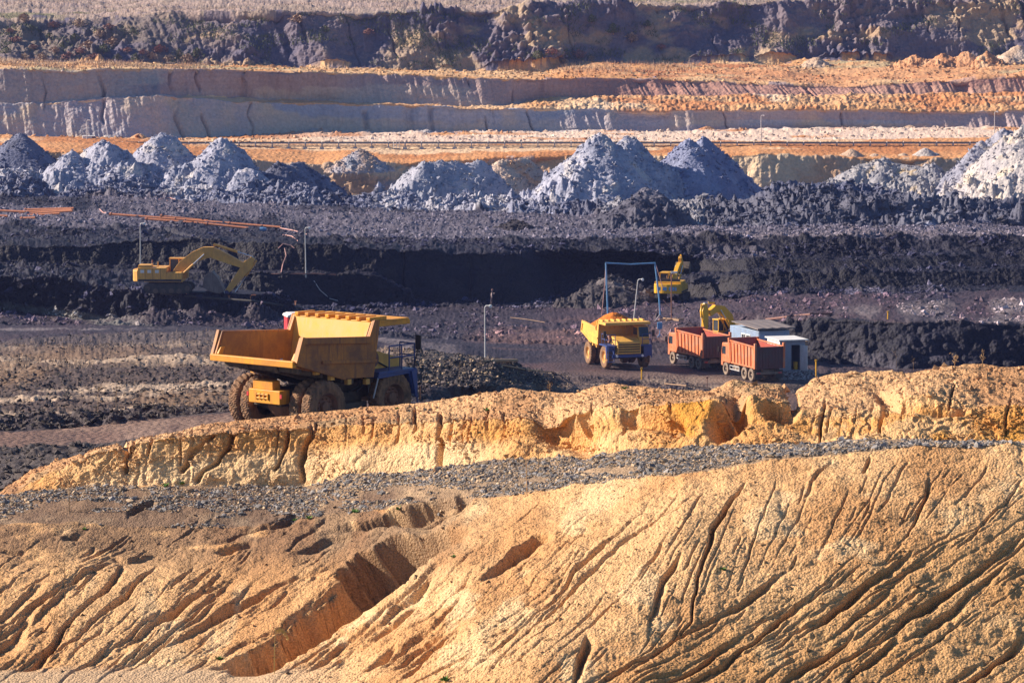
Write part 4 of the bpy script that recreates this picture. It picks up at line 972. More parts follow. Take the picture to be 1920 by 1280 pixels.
    t.box(-3.19, -3.141, -H + .05, H - .05, zt + .0, zt + .10)
    t.build('tailgate', P_MAR, bd)
    for sy in (1, -1):
        l = MB(); l.box(-3.10, -3.052, sy * .95 - .14, sy * .95 + .14, .66, .76); l.build('tail_light', P_REDP, r)
        l = MB(); l.box(-2.98, -2.95, sy * .95 - .3, sy * .95 + .3, .25, .95); l.build('mudflap', P_BLACK, r)
    return r
k1 = W(1412, 708, -29.6); k2 = W(1312, 687, -29.6)
K1 = tipper(Vector(k1.tolist()), heading(-.36, .93), 'orange tipper truck closest to the small grey cabin with the open door', 'orange tipper trucks waiting side by side')
K1.scale = (.94, .94, .94); K2 = copy_tree(K1); K2.location = Vector(k2.tolist()); K2.rotation_euler.z = heading(-.40, .92); K2['label'] = 'orange tipper truck parked in front of the yellow excavator cab, left of its twin'

# ------------------------------------------------------------------ excavators; x forward, y left
P_WORN = paint('worn bucket steel', (.20, .16, .15), (.07, .06, .06), .6, .6, 1.5)
def seg_box(m, a, b, w0, w1, y0, y1):
    a = Vector((a[0], 0, a[1])); b = Vector((b[0], 0, b[1])); d = (b - a).normalized(); n = Vector((-d.z, 0, d.x))
    P = [a + n * w0 / 2, b + n * w1 / 2, b - n * w1 / 2, a - n * w0 / 2]
    return m.prism([(p.x, p.z) for p in P], y0, y1)
def excavator(loc, rz, label, boom, stick, bucket, mat, S=1.0, house_turn=0.0, boom_w=.5, tilt=None, old=False, flip=1, group=None, signs=False):
    """boom: list of (x, z, depth); stick: two (x, z); bucket: outline (x, z)"""
    r = empty('excavator', loc, rz, label, 'excavator', group, tilt); r.scale = (S, S, S)
    for sy in (1, -1):
        t = MB(); y0, y1 = sorted((sy * .95, sy * 1.45))
        t.prism([(-1.95, .18), (-1.75, .02), (1.75, .02), (1.98, .2), (2.08, .45), (1.9, .72), (1.6, .80), (-1.6, .80), (-1.9, .72), (-2.08, .45)], y0, y1)
        for k in range(22):
            x = -1.85 + k * .17; t.box(x, x + .06, y0 - .02, y1 + .02, .80, .84).box(x, x + .06, y0 - .02, y1 + .02, -.02, .022)
        tr = t.build('track', P_BLACK, r)
        for x in (-1.7, -1.0, -.35, .35, 1.0, 1.7):
            g = MB(); g.lathe([(0, .001), (0, .2), (sy * .05, .22), (sy * .05, .001)], x, .42 if abs(x) > 1.5 else .2, 14, cy=sy * 1.455); g.build('roller', P_FRAME, tr)
    u = MB(); u.box(-1.2, 1.2, -.95, .95, .35, .85).lathe([], 0, 0) if False else MB().box(-1.2, 1.2, -.949, .949, .35, .85)
    u.build('undercarriage', P_FRAME, r)
    h = bpy.data.objects.new('upper_body', None)
    hs = MB(); hs.box(-2.0, 1.3, -1.35, 1.35, .95, 1.15)
    hs.box(-2.55, -.1, -1.35, 1.35, 1.151, 2.15)
    hs.box(-.1, 1.2, -1.35, -.45, 1.151, 1.75)
    H = hs.build('upper_body', mat, r, .04); H.rotation_euler.z = house_turn
    cw = MB(); pts = [(-2.55, 1.42), (-2.9, 1.15), (-3.05, .5), (-3.08, 0), (-3.05, -.5), (-2.9, -1.15), (-2.55, -1.42)]
    cw.prism(pts, .98, 1.95, ax='z'); c_ = cw.build('counterweight', mat, H, .06)
    if signs:
        pl = MB()
        for y0, y1 in ((.95, .62), (.42, .02), (-.22, -.45), (-.5, -.75), (-.8, -1.0)): pl.box(-3.115, -3.09, y1, y0, 1.30, 1.66)
        pl.build('lettering_plate', P_LBLUE, c_)
    tp = MB(); tp.box(-2.4, -1.2, -1.0, 1.0, 2.151, 2.30).box(-2.45, -2.35, -1.2, 1.2, 2.152, 2.45) if not old else tp.box(-2.5, -1.4, -1.25, .2, 2.151, 2.38).box(-1.0, -.92, -.2, .0, 2.151, 2.6)
    tp.build('engine_cover', P_BLACK if not old else mat, H, .02)
    pn = MB()
    for x in (-1.9, -1.25, -.6): pn.box(x, x + .02, -1.358, -1.351, 1.2, 2.1).box(x, x + .02, 1.351, 1.358, 1.2, 2.1)
    pn.box(-2.5, 1.2, -1.357, -1.3511, 1.0, 1.18)
    pn.build('panel_seam', P_BLACK, H)
    if old:
        for x in (-2.3, -1.7, -1.05):
            g = MB(); g.box(x, x + .32, -1.362, -1.352, 1.72, 1.98); g.build('side_vent', P_WHITE, H)
    ex = MB(); ex.tube([(-1.5, .3 * flip, 2.2), (-1.5, .3 * flip, 2.7)], .06, 8); ex.build('exhaust', P_BROWN, H)
    cb = MB(); cy0, cy1 = sorted((flip * .42, flip * 1.33))
    # cab frame: pillars and roof, glass inside
    for x in (-.05, .72, 1.42):
        for y in (cy0, cy1 - .08): cb.box(x, x + .09, y, y + .08, 1.16, 2.75)
    cb.box(-.08, 1.56, cy0 - .03, cy1 + .03, 2.751, 2.86).box(-.05, 1.51, cy0, cy1, 1.151, 1.62)
    cab = cb.build('cab', mat, H, .015)
    g = MB(); g.box(.0, 1.47, cy0 + .02, cy1 - .02, 1.621, 2.75); g.build('cab_glass', P_GLASS, cab)
    bm = MB(); n = len(boom); up = []; dn = []
    for i, (x, z, d) in enumerate(boom):
        a = Vector(boom[max(i - 1, 0)][:2]); b = Vector(boom[min(i + 1, n - 1)][:2]); t = (b - a).normalized(); nn = Vector((-t.y, t.x))
        up.append((x + nn.x * d / 2, z + nn.y * d / 2)); dn.append((x - nn.x * d / 2, z - nn.y * d / 2))
    bw = boom_w / 2
    for i in range(n - 1): bm.prism([up[i], up[i + 1], dn[i + 1], dn[i]], -bw, bw)
    B = bm.build('boom', mat, H, .02)
    im = min(range(n), key=lambda i: -boom[i][1]); mid_ = boom[im]
    def ram(p, q, parent, y=0, nm='boom_cylinder', k=.58, r0=.10):
        p = Vector((p[0], y, p[1])); q = Vector((q[0], y, q[1])); m = p.lerp(q, k)
        c = MB().tube([p, m], r0, 10); o = c.build(nm, mat, parent)
        rd = MB().tube([m, q], r0 * .55, 8); rd.build('piston_rod', P_CHROME, o)
    for y in (bw + .14, -bw - .14): ram((boom[0][0] + .35, boom[0][1] - .35), (mid_[0] * .82, mid_[1] - .15), B, y)
    st = MB(); (x0, z0), (x1, z1) = stick; d = (Vector((x1, z1)) - Vector((x0, z0))).normalized()
    e0 = (x0 - d.x * .75, z0 - d.y * .75)
    seg_box(st, e0, (x0, z0), .35, .85, -bw * .8, bw * .8); seg_box(st, (x0, z0), stick[1], .85, .42, -bw * .8, bw * .8)
    ST = st.build('stick', P_OLD if old else mat, H, .02)
    tpb = boom[im]; ram((tpb[0] + .1, tpb[1] + tpb[2] * .6 + .12), (e0[0], e0[1] + .05), B, 0, 'stick_cylinder', .6, .11)
    n2 = Vector((-d.y, d.x)) * (1 if (Vector((-d.y, d.x)).dot(Vector((1, .2))) > 0) else -1)
    ram((e0[0] + n2.x * .35, e0[1] + n2.y * .35), (x1 + n2.x * .55 - d.x * .5, z1 + n2.y * .55 - d.y * .5), ST, 0, 'bucket_cylinder', .5, .09)
    bk = MB(); bk_y = .72
    m_ = len(bucket)
    for i in range(m_ - 1):
        a = Vector(bucket[i]); b = Vector(bucket[i + 1]); t = (b - a).normalized(); nn = Vector((-t.y, t.x)) * .05
        bk.prism([tuple(a + nn), tuple(b + nn), tuple(b - nn), tuple(a - nn)], -bk_y, bk_y)
    for sy in (1, -1): y0, y1 = sorted((sy * bk_y, sy * (bk_y + .05))); bk.prism([tuple(p) for p in bucket], y0, y1)
    BK = bk.build('bucket', P_FRAME if not old else P_WORN, ST)
    last = Vector(bucket[-1]); pv = Vector(bucket[-2]); t = (last - pv).normalized()
    for k in range(5):
        y = -bk_y + .05 + k * (2 * bk_y - .2) / 4; tt = MB()
        tt.add([(last.x, y, last.y), (last.x, y + .12, last.y), (last.x + t.x * .28, y + .06, last.y + t.y * .28), (last.x - t.y * .08, y, last.y + t.x * .08), (last.x - t.y * .08, y + .12, last.y + t.x * .08)], [(0, 1, 2), (3, 4, 2), (0, 3, 2), (1, 4, 2), (0, 1, 4, 3)])
        tt.build('bucket_tooth', P_STEEL, BK)
    return r
# left: large old machine side on, bucket tucked under the boom (units are scaled)
eL = surf(328, 552); zeL = eL.z - CZ
eLp = W(318, 547, 314.)
EXL = excavator(Vector(eLp.tolist()), heading(1, -.03), 'big ochre excavator on the coal bench with its arched boom reaching right', 
    [(.5, 1.6, .55), (1.2, 2.3, .85), (2.2, 3.0, .95), (3.1, 3.38, 1.0), (3.7, 3.4, .95), (5.0, 2.85, .78), (6.4, 2.25, .45)], [(6.75, 2.35), (4.9, -.05)],
    [(4.7, .1), (4.2, 1.2), (3.7, 1.75), (3.1, 1.3), (2.95, .5), (3.6, .12), (4.4, -.05)][::-1], P_OLD, S=1.08, boom_w=.55, old=True)
erp = surf(1250, 569)
EXR = excavator(Vector(W(1261, 564, 333.).tolist()), heading(.24, 1), 'yellow excavator seen from behind working the coal face beside the blue gantry',
    [(.5, 1.7, .5), (1.4, 2.5, .5), (2.3, 3.0, .5), (3.3, 3.4, .42), (4.2, 3.45, .35)], [(4.4, 3.5), (5.0, 2.6)],
    [(5.0, 2.8), (5.6, 3.5), (6.1, 3.2), (6.0, 2.5), (5.2, 2.3)], P_EXC, S=.97, boom_w=.42, flip=1, signs=True)
EXM = excavator(Vector(W(1372, 648, -29.9).tolist()), heading(-.78, -.62), 'bright yellow excavator behind the orange tipper trucks with its arm folded down',
    [(-.1, 1.9, .6), (.5, 3.1, .8), (1.5, 3.9, .9), (2.4, 4.1, .75), (3.3, 3.6, .6)], [(3.9, 3.95), (3.8, 1.4)],
    [(3.6, 1.3), (2.9, 1.2), (2.6, .7), (3.0, .3), (3.6, .5)], P_EXC, S=.80, boom_w=.6, flip=-1)

# ------------------------------------------------------------------ cabins
P_PALEB = paint('pale blue sheet', (.42, .56, .78), (.30, .28, .28), .35, .6, 1.3)
def place_cabins():
    # the long blue one: left wall lit and facing left, end wall facing us
    fwd = Vector((.93, .36, 0)); rz = math.atan2(fwd.y, fwd.x)
    r = empty('site_cabin', Wv(1415, 674, -29.9), rz, 'light blue corrugated cabin with a sagging dark felt roof behind the tipper trucks', 'cabin')
    # x runs along the long end wall (right, away); y points away-left: the lit side is at -x
    w_ = MB(); w_.box(-1.0, 1.7, -2.9, 2.6, 0, 2.6)
    for k in range(38): y = -2.86 + k * .143; w_.box(-1.04, -1.001, y, y + .07, .05, 2.58)
    for k in range(18): x = -.96 + k * .148; w_.box(x, x + .07, -2.93, -2.901, .05, 2.58)
    w_.build('wall', P_PALEB, r)
    f = MB()
    for k in range(8):
        x0 = -1.3 + k * .42; f.add([(x0, -3.3, 2.76 + .05 * (k % 2)), (x0 + .42, -3.3, 2.76 + .05 * ((k + 1) % 2)), (x0 + .42, 1.7, 2.98), (x0, 1.7, 2.98), (x0, -3.3, 2.86 + .05 * (k % 2)), (x0 + .42, -3.3, 2.86 + .05 * ((k + 1) % 2)), (x0 + .42, 1.7, 3.06), (x0, 1.7, 3.06)], [(0, 3, 2, 1), (4, 5, 6, 7), (0, 1, 5, 4), (2, 3, 7, 6), (1, 2, 6, 5), (0, 4, 7, 3)])
    f.build('roof', P_ROOF, r)
    for y in (-1.0, -.1):
        g = MB(); g.box(-1.075, -1.041, y - .40, y + .40, 1.35, 2.2); fr = g.build('window', P_WHITE, r)
        g = MB(); g.box(-1.085, -1.076, y - .32, y - .03, 1.43, 2.12).box(-1.085, -1.076, y + .03, y + .32, 1.43, 2.12); g.build('pane', P_GLASS, fr)
    # the small one with an open door
    fwd = Vector((.96, .28, 0)); rz = math.atan2(fwd.y, fwd.x)
    q = empty('site_cabin', Wv(1460, 693, -29.4), rz, 'small grey cabin with an open doorway right of the tipper trucks', 'cabin')
    w_ = MB(); w_.box(-.32, -.27, -1.1, 1.6, 0, 2.35).box(-.269, 1.70, 1.55, 1.6, 0, 2.35).box(1.70, 1.75, -1.1, 1.6, 0, 2.35)
    w_.box(-.269, .62, -1.1, -1.05, 0, 2.35).box(1.32, 1.699, -1.1, -1.05, 0, 2.35).box(.621, 1.319, -1.1, -1.05, 2.02, 2.35).box(-.269, 1.699, -1.049, 1.549, 0, .06)
    w_.build('wall', P_GREYB, q)
    w2 = MB(); w2.box(-.345, -.321, -1.12, 1.62, 0, 2.36); w2.build('side_panel', P_WHITE, q)
    f = MB(); f.box(-.5, 1.95, -1.35, 1.8, 2.37, 2.46); f.build('roof', P_WHITE, q)
    g = MB(); g.box(-.37, -.346, -.2, .45, 1.15, 1.75); fr = g.build('window', P_GREYB, q); g = MB(); g.box(-.38, -.371, -.13, .38, 1.21, 1.69); g.build('pane', P_GLASS, fr)
    d = MB(); d.box(0, .04, -.68, 0, .04, 2.0); dd = d.build('door', P_WHITE, q); dd.location = (1.33, -1.12, 0); dd.rotation_euler.z = math.radians(35)
    m = Matrix.Translation(q.location) @ Matrix.Rotation(rz, 4, 'Z')
    c = MB(); c.lathe([(0, .001), (0, .17), (.05, .19), (.6, .19), (.62, .001)], 0, 0, 14); o = c.build('yellow_barrel', P_EXC)
    o.rotation_euler = (math.pi / 2, 0, 0); o.location = m @ Vector((1.12, -.72, .08)); tag(o, 'small yellow barrel standing inside the doorway of the grey cabin', 'barrel')
    lk = empty('lean_to_box', Wv(1508, 652, 267), rz, 'small tan box fixed up on posts at the right side of the grey cabin', 'box')
    b = MB(); b.box(-.22, .22, -.2, .2, -.1, .55); b.build('box_body', P_WOOD, lk)
    for x in (-.18, .18): b = MB(); b.tube([(x, 0, -1.75), (x, 0, -.1)], .03, 6); b.build('post', P_BROWN, lk)
    # red and white kiosk beyond the near truck
    k = empty('red_kiosk', Wv(560, 622, 240), math.atan2(.25, .96), 'red kiosk with a rounded white roof just showing behind the near dump truck', 'kiosk')
    gz = min(-.3, ground_at(k.location.x, k.location.y) - k.location.z)
    b = MB(); b.box(-.9, .5, -.8, .8, gz - .1, 1.12); b.build('wall', P_REDP, k, .03)
    b = MB(); b.prism([(-1.0, 1.12), (-.96, 1.26), (-.7, 1.36), (.4, 1.36), (.6, 1.26), (.6, 1.12)], -.92, .92); b.build('roof', P_WHITE, k, .05)
    b = MB(); b.box(-.95, -.901, -.75, -.3, -.2, 1.2); b.build('corner_panel', P_REDP, k)
place_cabins()

# ------------------------------------------------------------------ poles, gantry, pipes
def lamp_post(bx, by, tx, ty, label, D=None, r0=.055):
    b = surf(bx, by, 2.5) if D is None else Wv(bx, by, D)
    t = Wv(tx, ty, b.y); o = empty('lamp_post', b, 0, label, 'lamp post', 'grey lamp posts around the pit'); L = t - b
    m = MB().tube([(0, 0, -.3), tuple(L)], [r0 * 1.2, r0 * .8], 8); m.build('pole', P_STEEL, o)
    s = 1.0
    m = MB().tube([tuple(L), tuple(L + Vector((.08, 0, .12))), tuple(L + Vector((.38, -.1, .14)))], .04, 6).lathe([(-.1, .001), (-.09, .11), (.09, .13), (.1, .001)], L.x + .42, L.z + .08, 12, cy=L.y - .1)
    m.build('lamp_head', P_LAMP, o)
    return o
lamp_post(263, 502, 263, 421, 'grey lamp post rising behind the cab end of the big ochre excavator')
lamp_post(572, 513, 572, 429, 'grey lamp post on the coal ledge to the right of the big ochre excavator')
lamp_post(910, 680, 909, 576, 'lamp post standing by the coal stack between the two dump trucks', D=250)
lamp_post(1188, 598, 1196, 526, 'leaning grey lamp post between the legs of the blue gantry', D=298)
lamp_post(163, 273, 163, 227, 'far lamp post above the cones at the left, near a small white truck', D=508, r0=.07)
lamp_post(1427, 268, 1427, 218, 'far lamp post in front of the long pale wall, right of the steep cone', D=512, r0=.07)
lamp_post(1865, 256, 1865, 211, 'far lamp post rising behind the spoil hill at the right', D=512, r0=.07)

g0 = Wv(1139, 596, 300); G = empty('cable_gantry', g0, 0, 'tall blue goal-shaped cable gantry behind the loaded dump truck', 'gantry')
def gp(px, py, D=300): return tuple(Wv(px, py, D) - g0)
for p in ([(1136, 493), (1140, 596)], [(1228, 493), (1236, 560), (1238, 590)]):
    m = MB().tube([gp(*q) for q in p], .075, 8); m.build('post', P_LBLUE, G)
m = MB().tube([gp(1135, 493), gp(1182, 495.5), gp(1229, 493)], .07, 8); m.build('crossbeam', P_LBLUE, G)
for p, D in (([(1136, 493), (1134, 530), (1128, 592)], 301.5), ([(1229, 494), (1243, 540)], 302), ([(1243, 562), (1256, 576)], 299)):
    m = MB().tube([gp(*q, D=D) for q in p], .035, 6); m.build('brace', P_PINK, G)
for q in ((1228, 602), (1236, 604), (1247, 601)):
    m = MB().tube([gp(1238, 588), gp(*q)], .04, 6); m.build('foot', P_STEEL, G)
b0 = Wv(1259, 600, 297); PB_ = empty('timber_footed_pole', b0, 0, 'brown pole footed on crossed timber baulks, with a white box on top', 'pole')
m = MB().tube([(0, 0, 0), tuple(Wv(1259, 513, 297) - b0)], .055, 8); m.build('post', P_BROWN, PB_)
m = MB(); t_ = Wv(1264, 511, 297) - b0; m.box(t_.x - .28, t_.x + .28, -.12, .12, t_.z - .08, t_.z + .1); m.build('top_box', P_WHITE, PB_)
for a_ in (.15, 1.1, 2.2):
    m = MB().box(-1.1, 1.1, -.08, .08, -.02 + a_ * .01, .13 + a_ * .01, rot=(a_, 'Z')); m.build('baulk', P_WOOD, PB_)
b1 = Wv(1237, 632, 279); BB = empty('blue_switch_box', b1, 0, 'light blue switch box on a short post right of the loaded dump truck', 'switch box')
m = MB().box(-.2, .2, -.15, .15, .68, 1.22); m.build('box_body', P_LBLUE, BB, .02)
m = MB().tube([(0, 0, 0), (0, 0, .68)], .04, 6); m.build('post', P_LBLUE, BB)
for x in (-.2, .2): m = MB().tube([(0, 0, .3), (x, 0, -.03)], .025, 5); m.build('foot', P_LBLUE, BB)
for i, (bx, by, ty, D, lb) in enumerate([(1203, 706, 689, 246, 'short orange stake in the ground below the loaded dump truck'), (1530, 700, 674, 245, 'yellowish stake right of the grey cabin'), (1665, 598, 583, None, 'orange stake on the upper edge of the dark cut at the right'), (1326, 722, 706, 236, 'thin brown stake below the orange tipper trucks')]):
    b = surf(bx, by, 2) if D is None else Wv(bx, by, D); t = Wv(bx, ty, b.y) - b
    s_ = MB().tube([(0, 0, -.2), tuple(t)], .06 if i != 3 else .03, 6); s_.prism([(t.x - .075, t.z - .12), (t.x + .075, t.z - .12), (t.x + .075, t.z), (t.x - .075, t.z)], -.075, .075)
    o = s_.build('marker_stake', P_EXC if i < 3 else P_BROWN); o.location = b; tag(o, lb, 'stake')

def lay(name, pts, r, mat, label, cat, group=None, lift=1.0, D=None, n=7):
    P = []
    for p in pts:
        q = surf(p[0], p[1], 2) if D is None else Wv(p[0], p[1], D); P.append(q + Vector((0, 0, r * lift)))
    b = P[0].copy(); m = MB().tube([tuple(p - b) for p in P], r, n); o = m.build(name, mat, smooth=False); o.location = b
    return tag(o, label, cat, group)
GP = 'rusty orange pipes on the coal plain'
for i, (a, b, lb) in enumerate([((-12, 395), (47, 398), 'rusty pipe running out of the left edge of the picture'), ((45, 394), (138, 391.5), 'rusty pipe lying highest in the stack at the left edge'), ((40, 398), (134, 394), 'rusty pipe second from the top of the stack at the left'),
    ((36, 402), (136, 396), 'rusty pipe third from the top of the stack at the left'), ((36, 405.5), (112, 401), 'rusty pipe lowest and longest on the near side of the left stack'), ((38, 410), (66, 409), 'short rusty pipe piece in front of the left stack'), ((-8, 405), (14, 406), 'stub of rusty pipe by the left edge in front of the stack'),
    ((205, 402), (325, 411), 'rusty pipe at the left end of the far long line'), ((325, 411), (427, 419), 'rusty pipe in the middle of the far long line'), ((427, 419), (526, 427), 'rusty pipe at the right end of the far long line'),
    ((272, 411), (385, 420), 'rusty pipe at the left end of the near long line'), ((385, 420), (490, 431), 'rusty pipe in the near long line ending at a blue sleeve'), ((300, 405), (390, 414), 'thin rusty pipe lying just behind the long lines')]):
    A = surf(*a, 2); B = surf(*b, 2); z = .16
    Dm = (A.y + B.y) / 2; A = Wv(a[0], a[1], Dm); B = Wv(b[0], b[1], Dm - (b[0] - a[0]) * .02)
    m = MB().tube([(0, 0, 0), tuple(B - A)], .13 if i != 12 else .07, 8)
    u = (B - A).normalized(); m.tube([tuple(u * .1), tuple(u * .25)], .18, 8)
    o = m.build('pipe', P_RUST); o.location = A + Vector((0, 0, .05)); tag(o, lb, 'pipe', GP)
o = MB().tube([(0, 0, 0), (.35, 0, .02), (.7, -.05, 0)], [.2, .24, .2], 10).build('pipe_sleeve', P_LBLUE); o.location = Wv(487, 430, surf(487, 432).y - .3); tag(o, 'bright blue sleeve on the right end of the near pipe line', 'pipe sleeve')
for pts, r, m_, lb in [
    ([(526, 428), (550, 433), (576, 438)], .05, P_PINK, 'pink hose running on from the right end of the pipe lines'), ([(530, 439), (548, 443), (560, 451)], .05, P_PINK, 'short curled pink hose below the end of the pipes'),
    ([(522, 466), (531, 458), (546, 461), (552, 466)], .05, P_PINK, 'pink hose loop on the edge of the coal wall'), ([(534, 466), (537, 480), (531, 496), (527, 512)], .055, P_PINK, 'pink hose hanging down the coal wall'),
    ([(588, 527), (600, 545), (618, 560), (646, 569)], .04, P_STEEL, 'pale cable sagging down from the coal ledge'), ([(460, 514), (520, 514), (590, 514), (630, 515)], .06, P_BROWN, 'brown hose along the coal ledge under the lamp post'),
    ([(300, 373), (318, 370), (330, 374), (312, 377)], .06, P_PINK, 'pale pink hose coil at the foot of the spoil cones'), ([(186, 392), (194, 398), (200, 399)], .06, P_PINK, 'short pale hose on the coal plain near the pipe lines'),
    ([(958, 595), (985, 598), (1020, 603)], .02, P_WOOD, 'pale cable lying on the pit floor beyond the lamp post'), ([(1246, 718), (1285, 722), (1330, 727)], .04, P_WOOD, 'pale grey pipe lying on the bank below the tipper trucks'),
    ([(942, 684), (985, 692), (1040, 700)], .04, P_WOOD, 'buff cable snaking beside the coal stack'), ([(908, 680), (935, 679), (968, 680)], .08, P_WOOD, 'plank-like buff beam at the foot of the middle lamp post'),
    ([(1436, 598), (1520, 592), (1560, 588)], .10, P_BROWN, 'reddish pipe lying on the floor above the dark cut'), ([(300, 552), (380, 560), (470, 567), (560, 579), (640, 588)], .11, P_BLACK, 'long dark brown pipe along the edge in front of the big excavator')]:
    nm = 'hose' if 'hose' in lb else ('cable' if 'cable' in lb else ('beam' if 'beam' in lb else 'pipe')); lay(nm, pts, r, m_, lb, nm)
for px, py, lb in [(303, 551, 'leftmost red valve on the dark pipe below the big excavator'), (430, 562, 'red valve on the dark pipe under the excavator bucket'), (555, 573, 'red valve on the dark pipe near the red kiosk')]:
    q = surf(px, py, 2); o = MB().tube([(0, 0, 0), (0, 0, .35)], .09, 6).tube([(-.12, 0, .36), (.12, 0, .36)], .06, 6).build('valve', P_ORA); o.location = q; tag(o, lb, 'valve')
for px, py, lb in [(350, 553, 'bent pink pipe stub left of the excavator bucket'), (470, 562, 'bent pink pipe stub right of the excavator bucket')]:
    q = surf(px, py, 2); o = MB().tube([(0, 0, 0), (0, 0, .4), (.12, 0, .5), (.5, 0, .5)], .06, 6).build('pipe_stub', P_RUST); o.location = q; tag(o, lb, 'pipe')
q = Wv(1215, 712, 243)

# ------------------------------------------------------------------ conveyor
c0 = Wv(-60, 274, 504); c1 = Wv(1835, 274, 504); CV = empty('conveyor', c0, 0, 'long ground conveyor on trestles crossing the far terrace', 'conveyor')
Lc = (c1 - c0).x
m = MB().box(0, Lc, -.45, .45, .50, .62); belt = m.build('belt', P_BLACK, CV)
m = MB().box(0, Lc, -.55, -.47, .36, .49); m.build('side_rail', P_GREYB, CV)
m = MB().box(0, Lc, .47, .55, .36, .49); m.build('side_rail', P_GREYB, CV)
m = MB().box(0, Lc, -.5, -.42, -.08, .02); m.build('ground_rail', P_BROWN, CV)
m = MB().box(0, Lc, -.35, .35, .08, .14); m.build('return_belt', P_MAR, CV)
tm = None
for k in range(61):
    x = .8 + k * 2.45
    if x > Lc: break
    if tm is None:
        m = MB().box(-.06, .06, -.6, -.5, -.5, .36).box(-.06, .06, .5, .6, -.5, .36).box(-.08, .08, -.65, .65, .26, .34).box(-.3, .3, -.7, -.3, -.45, -.12)
        tm = m.build('trestle', P_GREYB, CV); tm.location.x = x
        rl_ = MB().tube([(0, -.5, .18), (0, .5, .18)], .07, 8).tube([(0, -.62, .56), (0, -.5, .70)], .05, 6); ro = rl_.build('idler', P_WHITE, tm)
    else:
        c = tm.copy(); COL.objects.link(c); c.parent = CV; c.location.x = x
        d = ro.copy(); COL.objects.link(d); d.parent = c
s0 = Wv(738, 279, 502); ST_ = empty('crossing_steps', s0, 0, 'little white stair frame standing across the conveyor', 'stairs')
for x in (0, .42, .84): m = MB().tube([(x, 0, 0), (x, 0, 1.25)], .05, 6); m.build('upright', P_WHITE, ST_)
for z in (.3, .7, 1.15): m = MB().box(-.05, .9, -.04, .04, z, z + .07); m.build('rung', P_WHITE, ST_)
# small truck far left
v0 = Wv(170, 274, 510); VT = empty('small_truck', v0, math.radians(8), 'small white and red truck half hidden behind the blunt spoil cone', 'truck')
m = MB(); m.prism([(-1.2, .5), (-1.2, 1.55), (.7, 1.55), (1.0, .95), (1.2, .9), (1.2, .5)], -.8, .8); vb = m.build('body', P_WHITE, VT, .04)
m = MB().box(-1.21, 1.21, -.82, .82, .28, .5); m.build('bumper_sill', P_REDP, VT)
m = MB().prism([(.2, 1.0), (.2, 1.45), (.66, 1.45), (.88, 1.0)], -.805, -.80); m.build('window', P_GLASS, VT)
for x in (-.8, .8):
    for y in (-.75, .75): tyre('wheel', x, y, .3, .2, P_RUB, VT, n=24, lugs=10, lug=.01)
# a worker far off on the pit floor: one skinned body
def worker(loc, S=1.0):
    J = [(0, 0, .95), (0, 0, 1.15), (.03, 0, 1.42), (.05, 0, 1.52), (.07, 0, 1.66), (.02, .18, 1.42), (.10, .30, 1.22), (.30, .26, 1.34), (.38, .24, 1.38), (.02, -.18, 1.42), (-.02, -.26, 1.14), (.06, -.27, .90), (.08, -.27, .82),
         (0, .09, .90), (.06, .11, .50), (.0, .11, .08), (.14, .12, .04), (0, -.09, .90), (-.06, -.11, .50), (-.14, -.11, .10), (-.02, -.12, .04), (.08, 0, 1.76)]
    E = [(0, 1), (1, 2), (2, 3), (3, 4), (4, 21), (2, 5), (5, 6), (6, 7), (7, 8), (2, 9), (9, 10), (10, 11), (11, 12), (0, 13), (13, 14), (14, 15), (15, 16), (0, 17), (17, 18), (18, 19), (19, 20)]
    Rr = [.15, .14, .16, .06, .10, .08, .055, .045, .04, .08, .055, .045, .04, .10, .075, .055, .05, .10, .075, .055, .05, .09]
    me = bpy.data.meshes.new('person'); me.from_pydata(J, E, []); me.update(); me.materials.append(paint('dark work clothes', (.10, .07, .09), (.05, .04, .05), .3, .9, 3))
    o = bpy.data.objects.new('person', me); COL.objects.link(o); o.location = loc; o.scale = (S, S, S)
    md = o.modifiers.new('skin', 'SKIN'); me.skin_vertices[0].data[0].use_root = True
    for i, r_ in enumerate(Rr): me.skin_vertices[0].data[i].radius = (r_, r_)
    o.modifiers.new('sub', 'SUBSURF').levels = 1
    sl = MB().tube([(.02, -.20, 1.40), (-.02, -.27, 1.14), (.06, -.28, .93)], [.095, .075, .06], 8).tube([(.02, .20, 1.42), (.10, .32, 1.23), (.32, .27, 1.36)], [.095, .075, .06], 8); sl.build('sleeves', paint('pale sleeves', (.55, .42, .40), (.3, .2, .2), .3, .9, 3), o)
    ht = MB(); ht.lathe([(0, .001), (0, .13), (.05, .13), (.11, .10), (.14, .001)], 0, 0, 12); h = ht.build('helmet', P_BROWN, o); h.rotation_euler = (math.pi / 2, 0, 0); h.location = (.075, 0, 1.74)
    return tag(o, 'worker in dark clothes standing below the dark coal wall', 'person')
wp_ = surf(922, 573, 2); worker(Wv(922, 572, wp_.y), .85)

